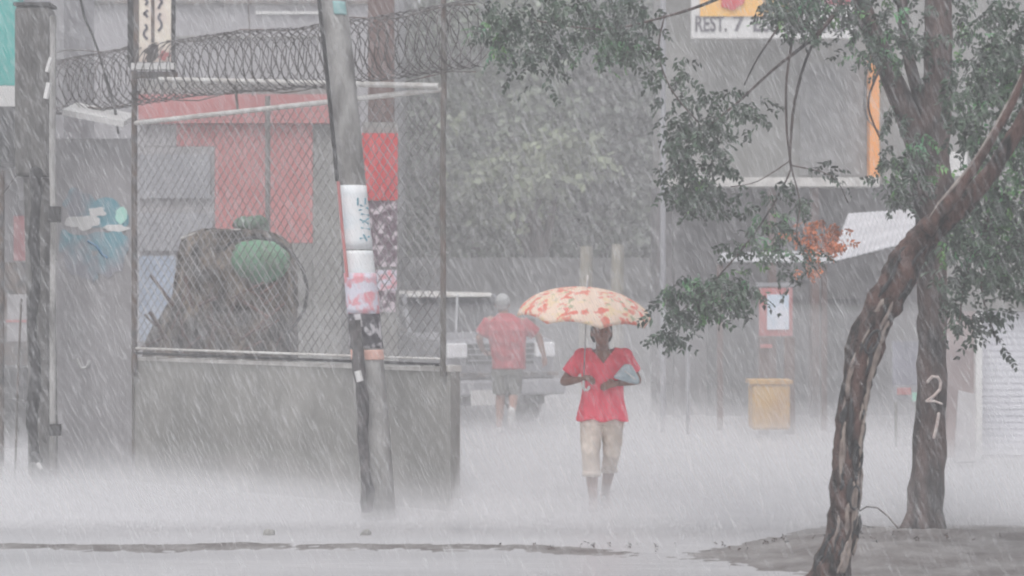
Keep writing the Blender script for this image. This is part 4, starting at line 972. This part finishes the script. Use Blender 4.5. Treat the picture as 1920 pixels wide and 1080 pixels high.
mb = MB(); mb.ball(HM + Vector((0, -.015, .03)), (.094, .10, .108), 18, 12); mb.ball(HM + Vector((0, -.05, -.02)), (.075, .05, .07), 12, 10); local_build(fused(mb, .008, 2), 'hair', M['hairgrey'], Mn)
mb = MB(); mb.loft([(.06, 0, .80, .21, .15), (.06, 0, .92, .21, .145), (.045, 0, 1.1, .225, .15), (.035, .0, 1.28, .25, .15), (.025, .01, 1.39, .235, .12), (.02, .02, 1.46, .12, .08), (.01, .03, 1.49, .08, .07)], 26)
for a, b in ((a1, e1), (a2, e2)): mb.tube([a, a.lerp(b, .4), a.lerp(b, .82)], [.085, .088, .088], 14)
me = fused(mb, .01, 4)
for v in me.vertices: v.co.y += .014 * noise.noise(Vector((v.co.x * 8, v.co.y * 5, v.co.z * 11)))
local_build(me, 'shirt', M['redshirt'], Mn)
mb = MB(); mb.loft([(.05, .01, .72, .18, .13), (.05, .0, .84, .175, .13)], 20); trouser_leg(mb, (-.04, 0, .80), (-.045, .03, .65), k1 + Vector((0, -.01, -.01)), [.115, .11, .10, .098, .10]); trouser_leg(mb, (.13, 0, .80), (.125, .04, .65), k2 + Vector((0, -.01, 0)), [.115, .11, .10, .098, .10])
local_build(fused(mb, .01, 3), 'shorts', M['shorts'], Mn)
mb = MB(); mb.tube([(-.06, -.07, .04), (-.06, .06, .045), (-.06, .18, .035)], [.045, .05, .04], 12, flat=.8, round_=True); local_build(mb, 'shoe', M['shoe'], Mn)
mb = MB(); mb.tube([(.09, -.27, .30), (.10, -.26, .18), (.11, -.20, .08)], [.045, .052, .042], 12, flat=.9, round_=True); local_build(mb, 'shoe', M['shoe'], Mn)

# ------------------------------------------------------------------ falling rain: slender drops through the whole space
rng = np.random.default_rng(3)
def rain(n, y0, y1, r, l0, l1, name):
    y = (rng.random(n) * (y1 ** 3 - y0 ** 3) + y0 ** 3) ** (1 / 3)
    x = (rng.random(n) * 2 - 1) * (.25 * y + 1.5); z = CAMH + (rng.random(n) * 2 - 1) * (.15 * y + .6)
    keep = z > .05; x, y, z = x[keep], y[keep], z[keep]; n = len(x)
    L = rng.uniform(l0, l1, n); sl_ = rng.normal(.50, .07, n)   # wind from the left
    d = np.stack([-sl_, rng.normal(0, .08, n), np.ones(n)], 1); d /= np.linalg.norm(d, axis=1)[:, None]
    P = np.stack([x, y, z], 1); rr = r * rng.uniform(.6, 1.3, n)
    V = np.zeros((n, 5, 3)); V[:, 0] = P; V[:, 4] = P + d * L[:, None]; mid_ = P + d * (L * .3)[:, None]
    for k in range(3):
        a = 2 * math.pi * k / 3; V[:, 1 + k] = mid_ + np.stack([math.cos(a) * rr, math.sin(a) * rr, 0 * rr], 1)
    T = np.array([(0, 2, 1), (0, 3, 2), (0, 1, 3), (4, 1, 2), (4, 2, 3), (4, 3, 1)]); Fa = (T[None] + (np.arange(n) * 5)[:, None, None]).reshape(-1, 3)
    me = bpy.data.meshes.new(name); me.vertices.add(n * 5); me.vertices.foreach_set('co', V.reshape(-1)); me.loops.add(len(Fa) * 3); me.loops.foreach_set('vertex_index', Fa.reshape(-1).astype(np.int32))
    me.polygons.add(len(Fa)); me.polygons.foreach_set('loop_start', np.arange(0, len(Fa) * 3, 3, dtype=np.int32)); me.update(calc_edges=True)
    return finish(name, me, M['raindrop'])
tag(rain(460000, 7.0, 34, .0017, .04, .15, 'falling_rain'), 'slanting streaks of heavy rain falling across the whole street', 'rain', kind='stuff')

# ------------------------------------------------------------------ haze and ground spray
def vbox(name, x0, x1, y0, y1, z0, z1, dens, label):
    mb = MB(); mb.box(((x0 + x1) / 2, (y0 + y1) / 2, (z0 + z1) / 2), (x1 - x0, y1 - y0, z1 - z0)); o = mb.build(name, volume_mat(name, dens)); tag(o, label, 'haze', kind='stuff')
vbox('haze', -152, 152, -42, 192, -1.1, 9.5, .0090, 'even grey rain haze filling the whole street')
vbox('drifting_spray', -20.2, 20.2, 18.6, 60.2, .002, 1.6, .028, 'thin veil of rain spray over the middle of the street')
vbox('spray_mist', -20, 20, 17.32, 60, .004, .42, .07, 'thin rain spray drifting over the far side of the flooded street')
vbox('low_spray', -19.9, 19.9, 17.34, 59, .006, .20, .26, 'lower rain spray over the far side of the flooded street')
for k, (h, d) in enumerate(((.60, .06), (.48, .10), (.36, .18), (.24, .42), (.13, 1.1))):
    vbox('splash_mist', -.40 - k * .02, 19.8 - k * .05, 15.32 + k * .17, 17.3 - k * .015, .003 + k * .003, h, d, 'splash spray along the near right of the flooded street, layer of it reaching %d centimetres up' % (h * 100))
    vbox('wall_splash', -19.7 + k * .05, -.405 - k * .02, 15.33 + k * .17, 20.6 - k * .1, .0035 + k * .003, h * .72, d * .75, 'splash spray at the foot of the concrete wall, layer of it reaching %d centimetres up' % (h * 72))
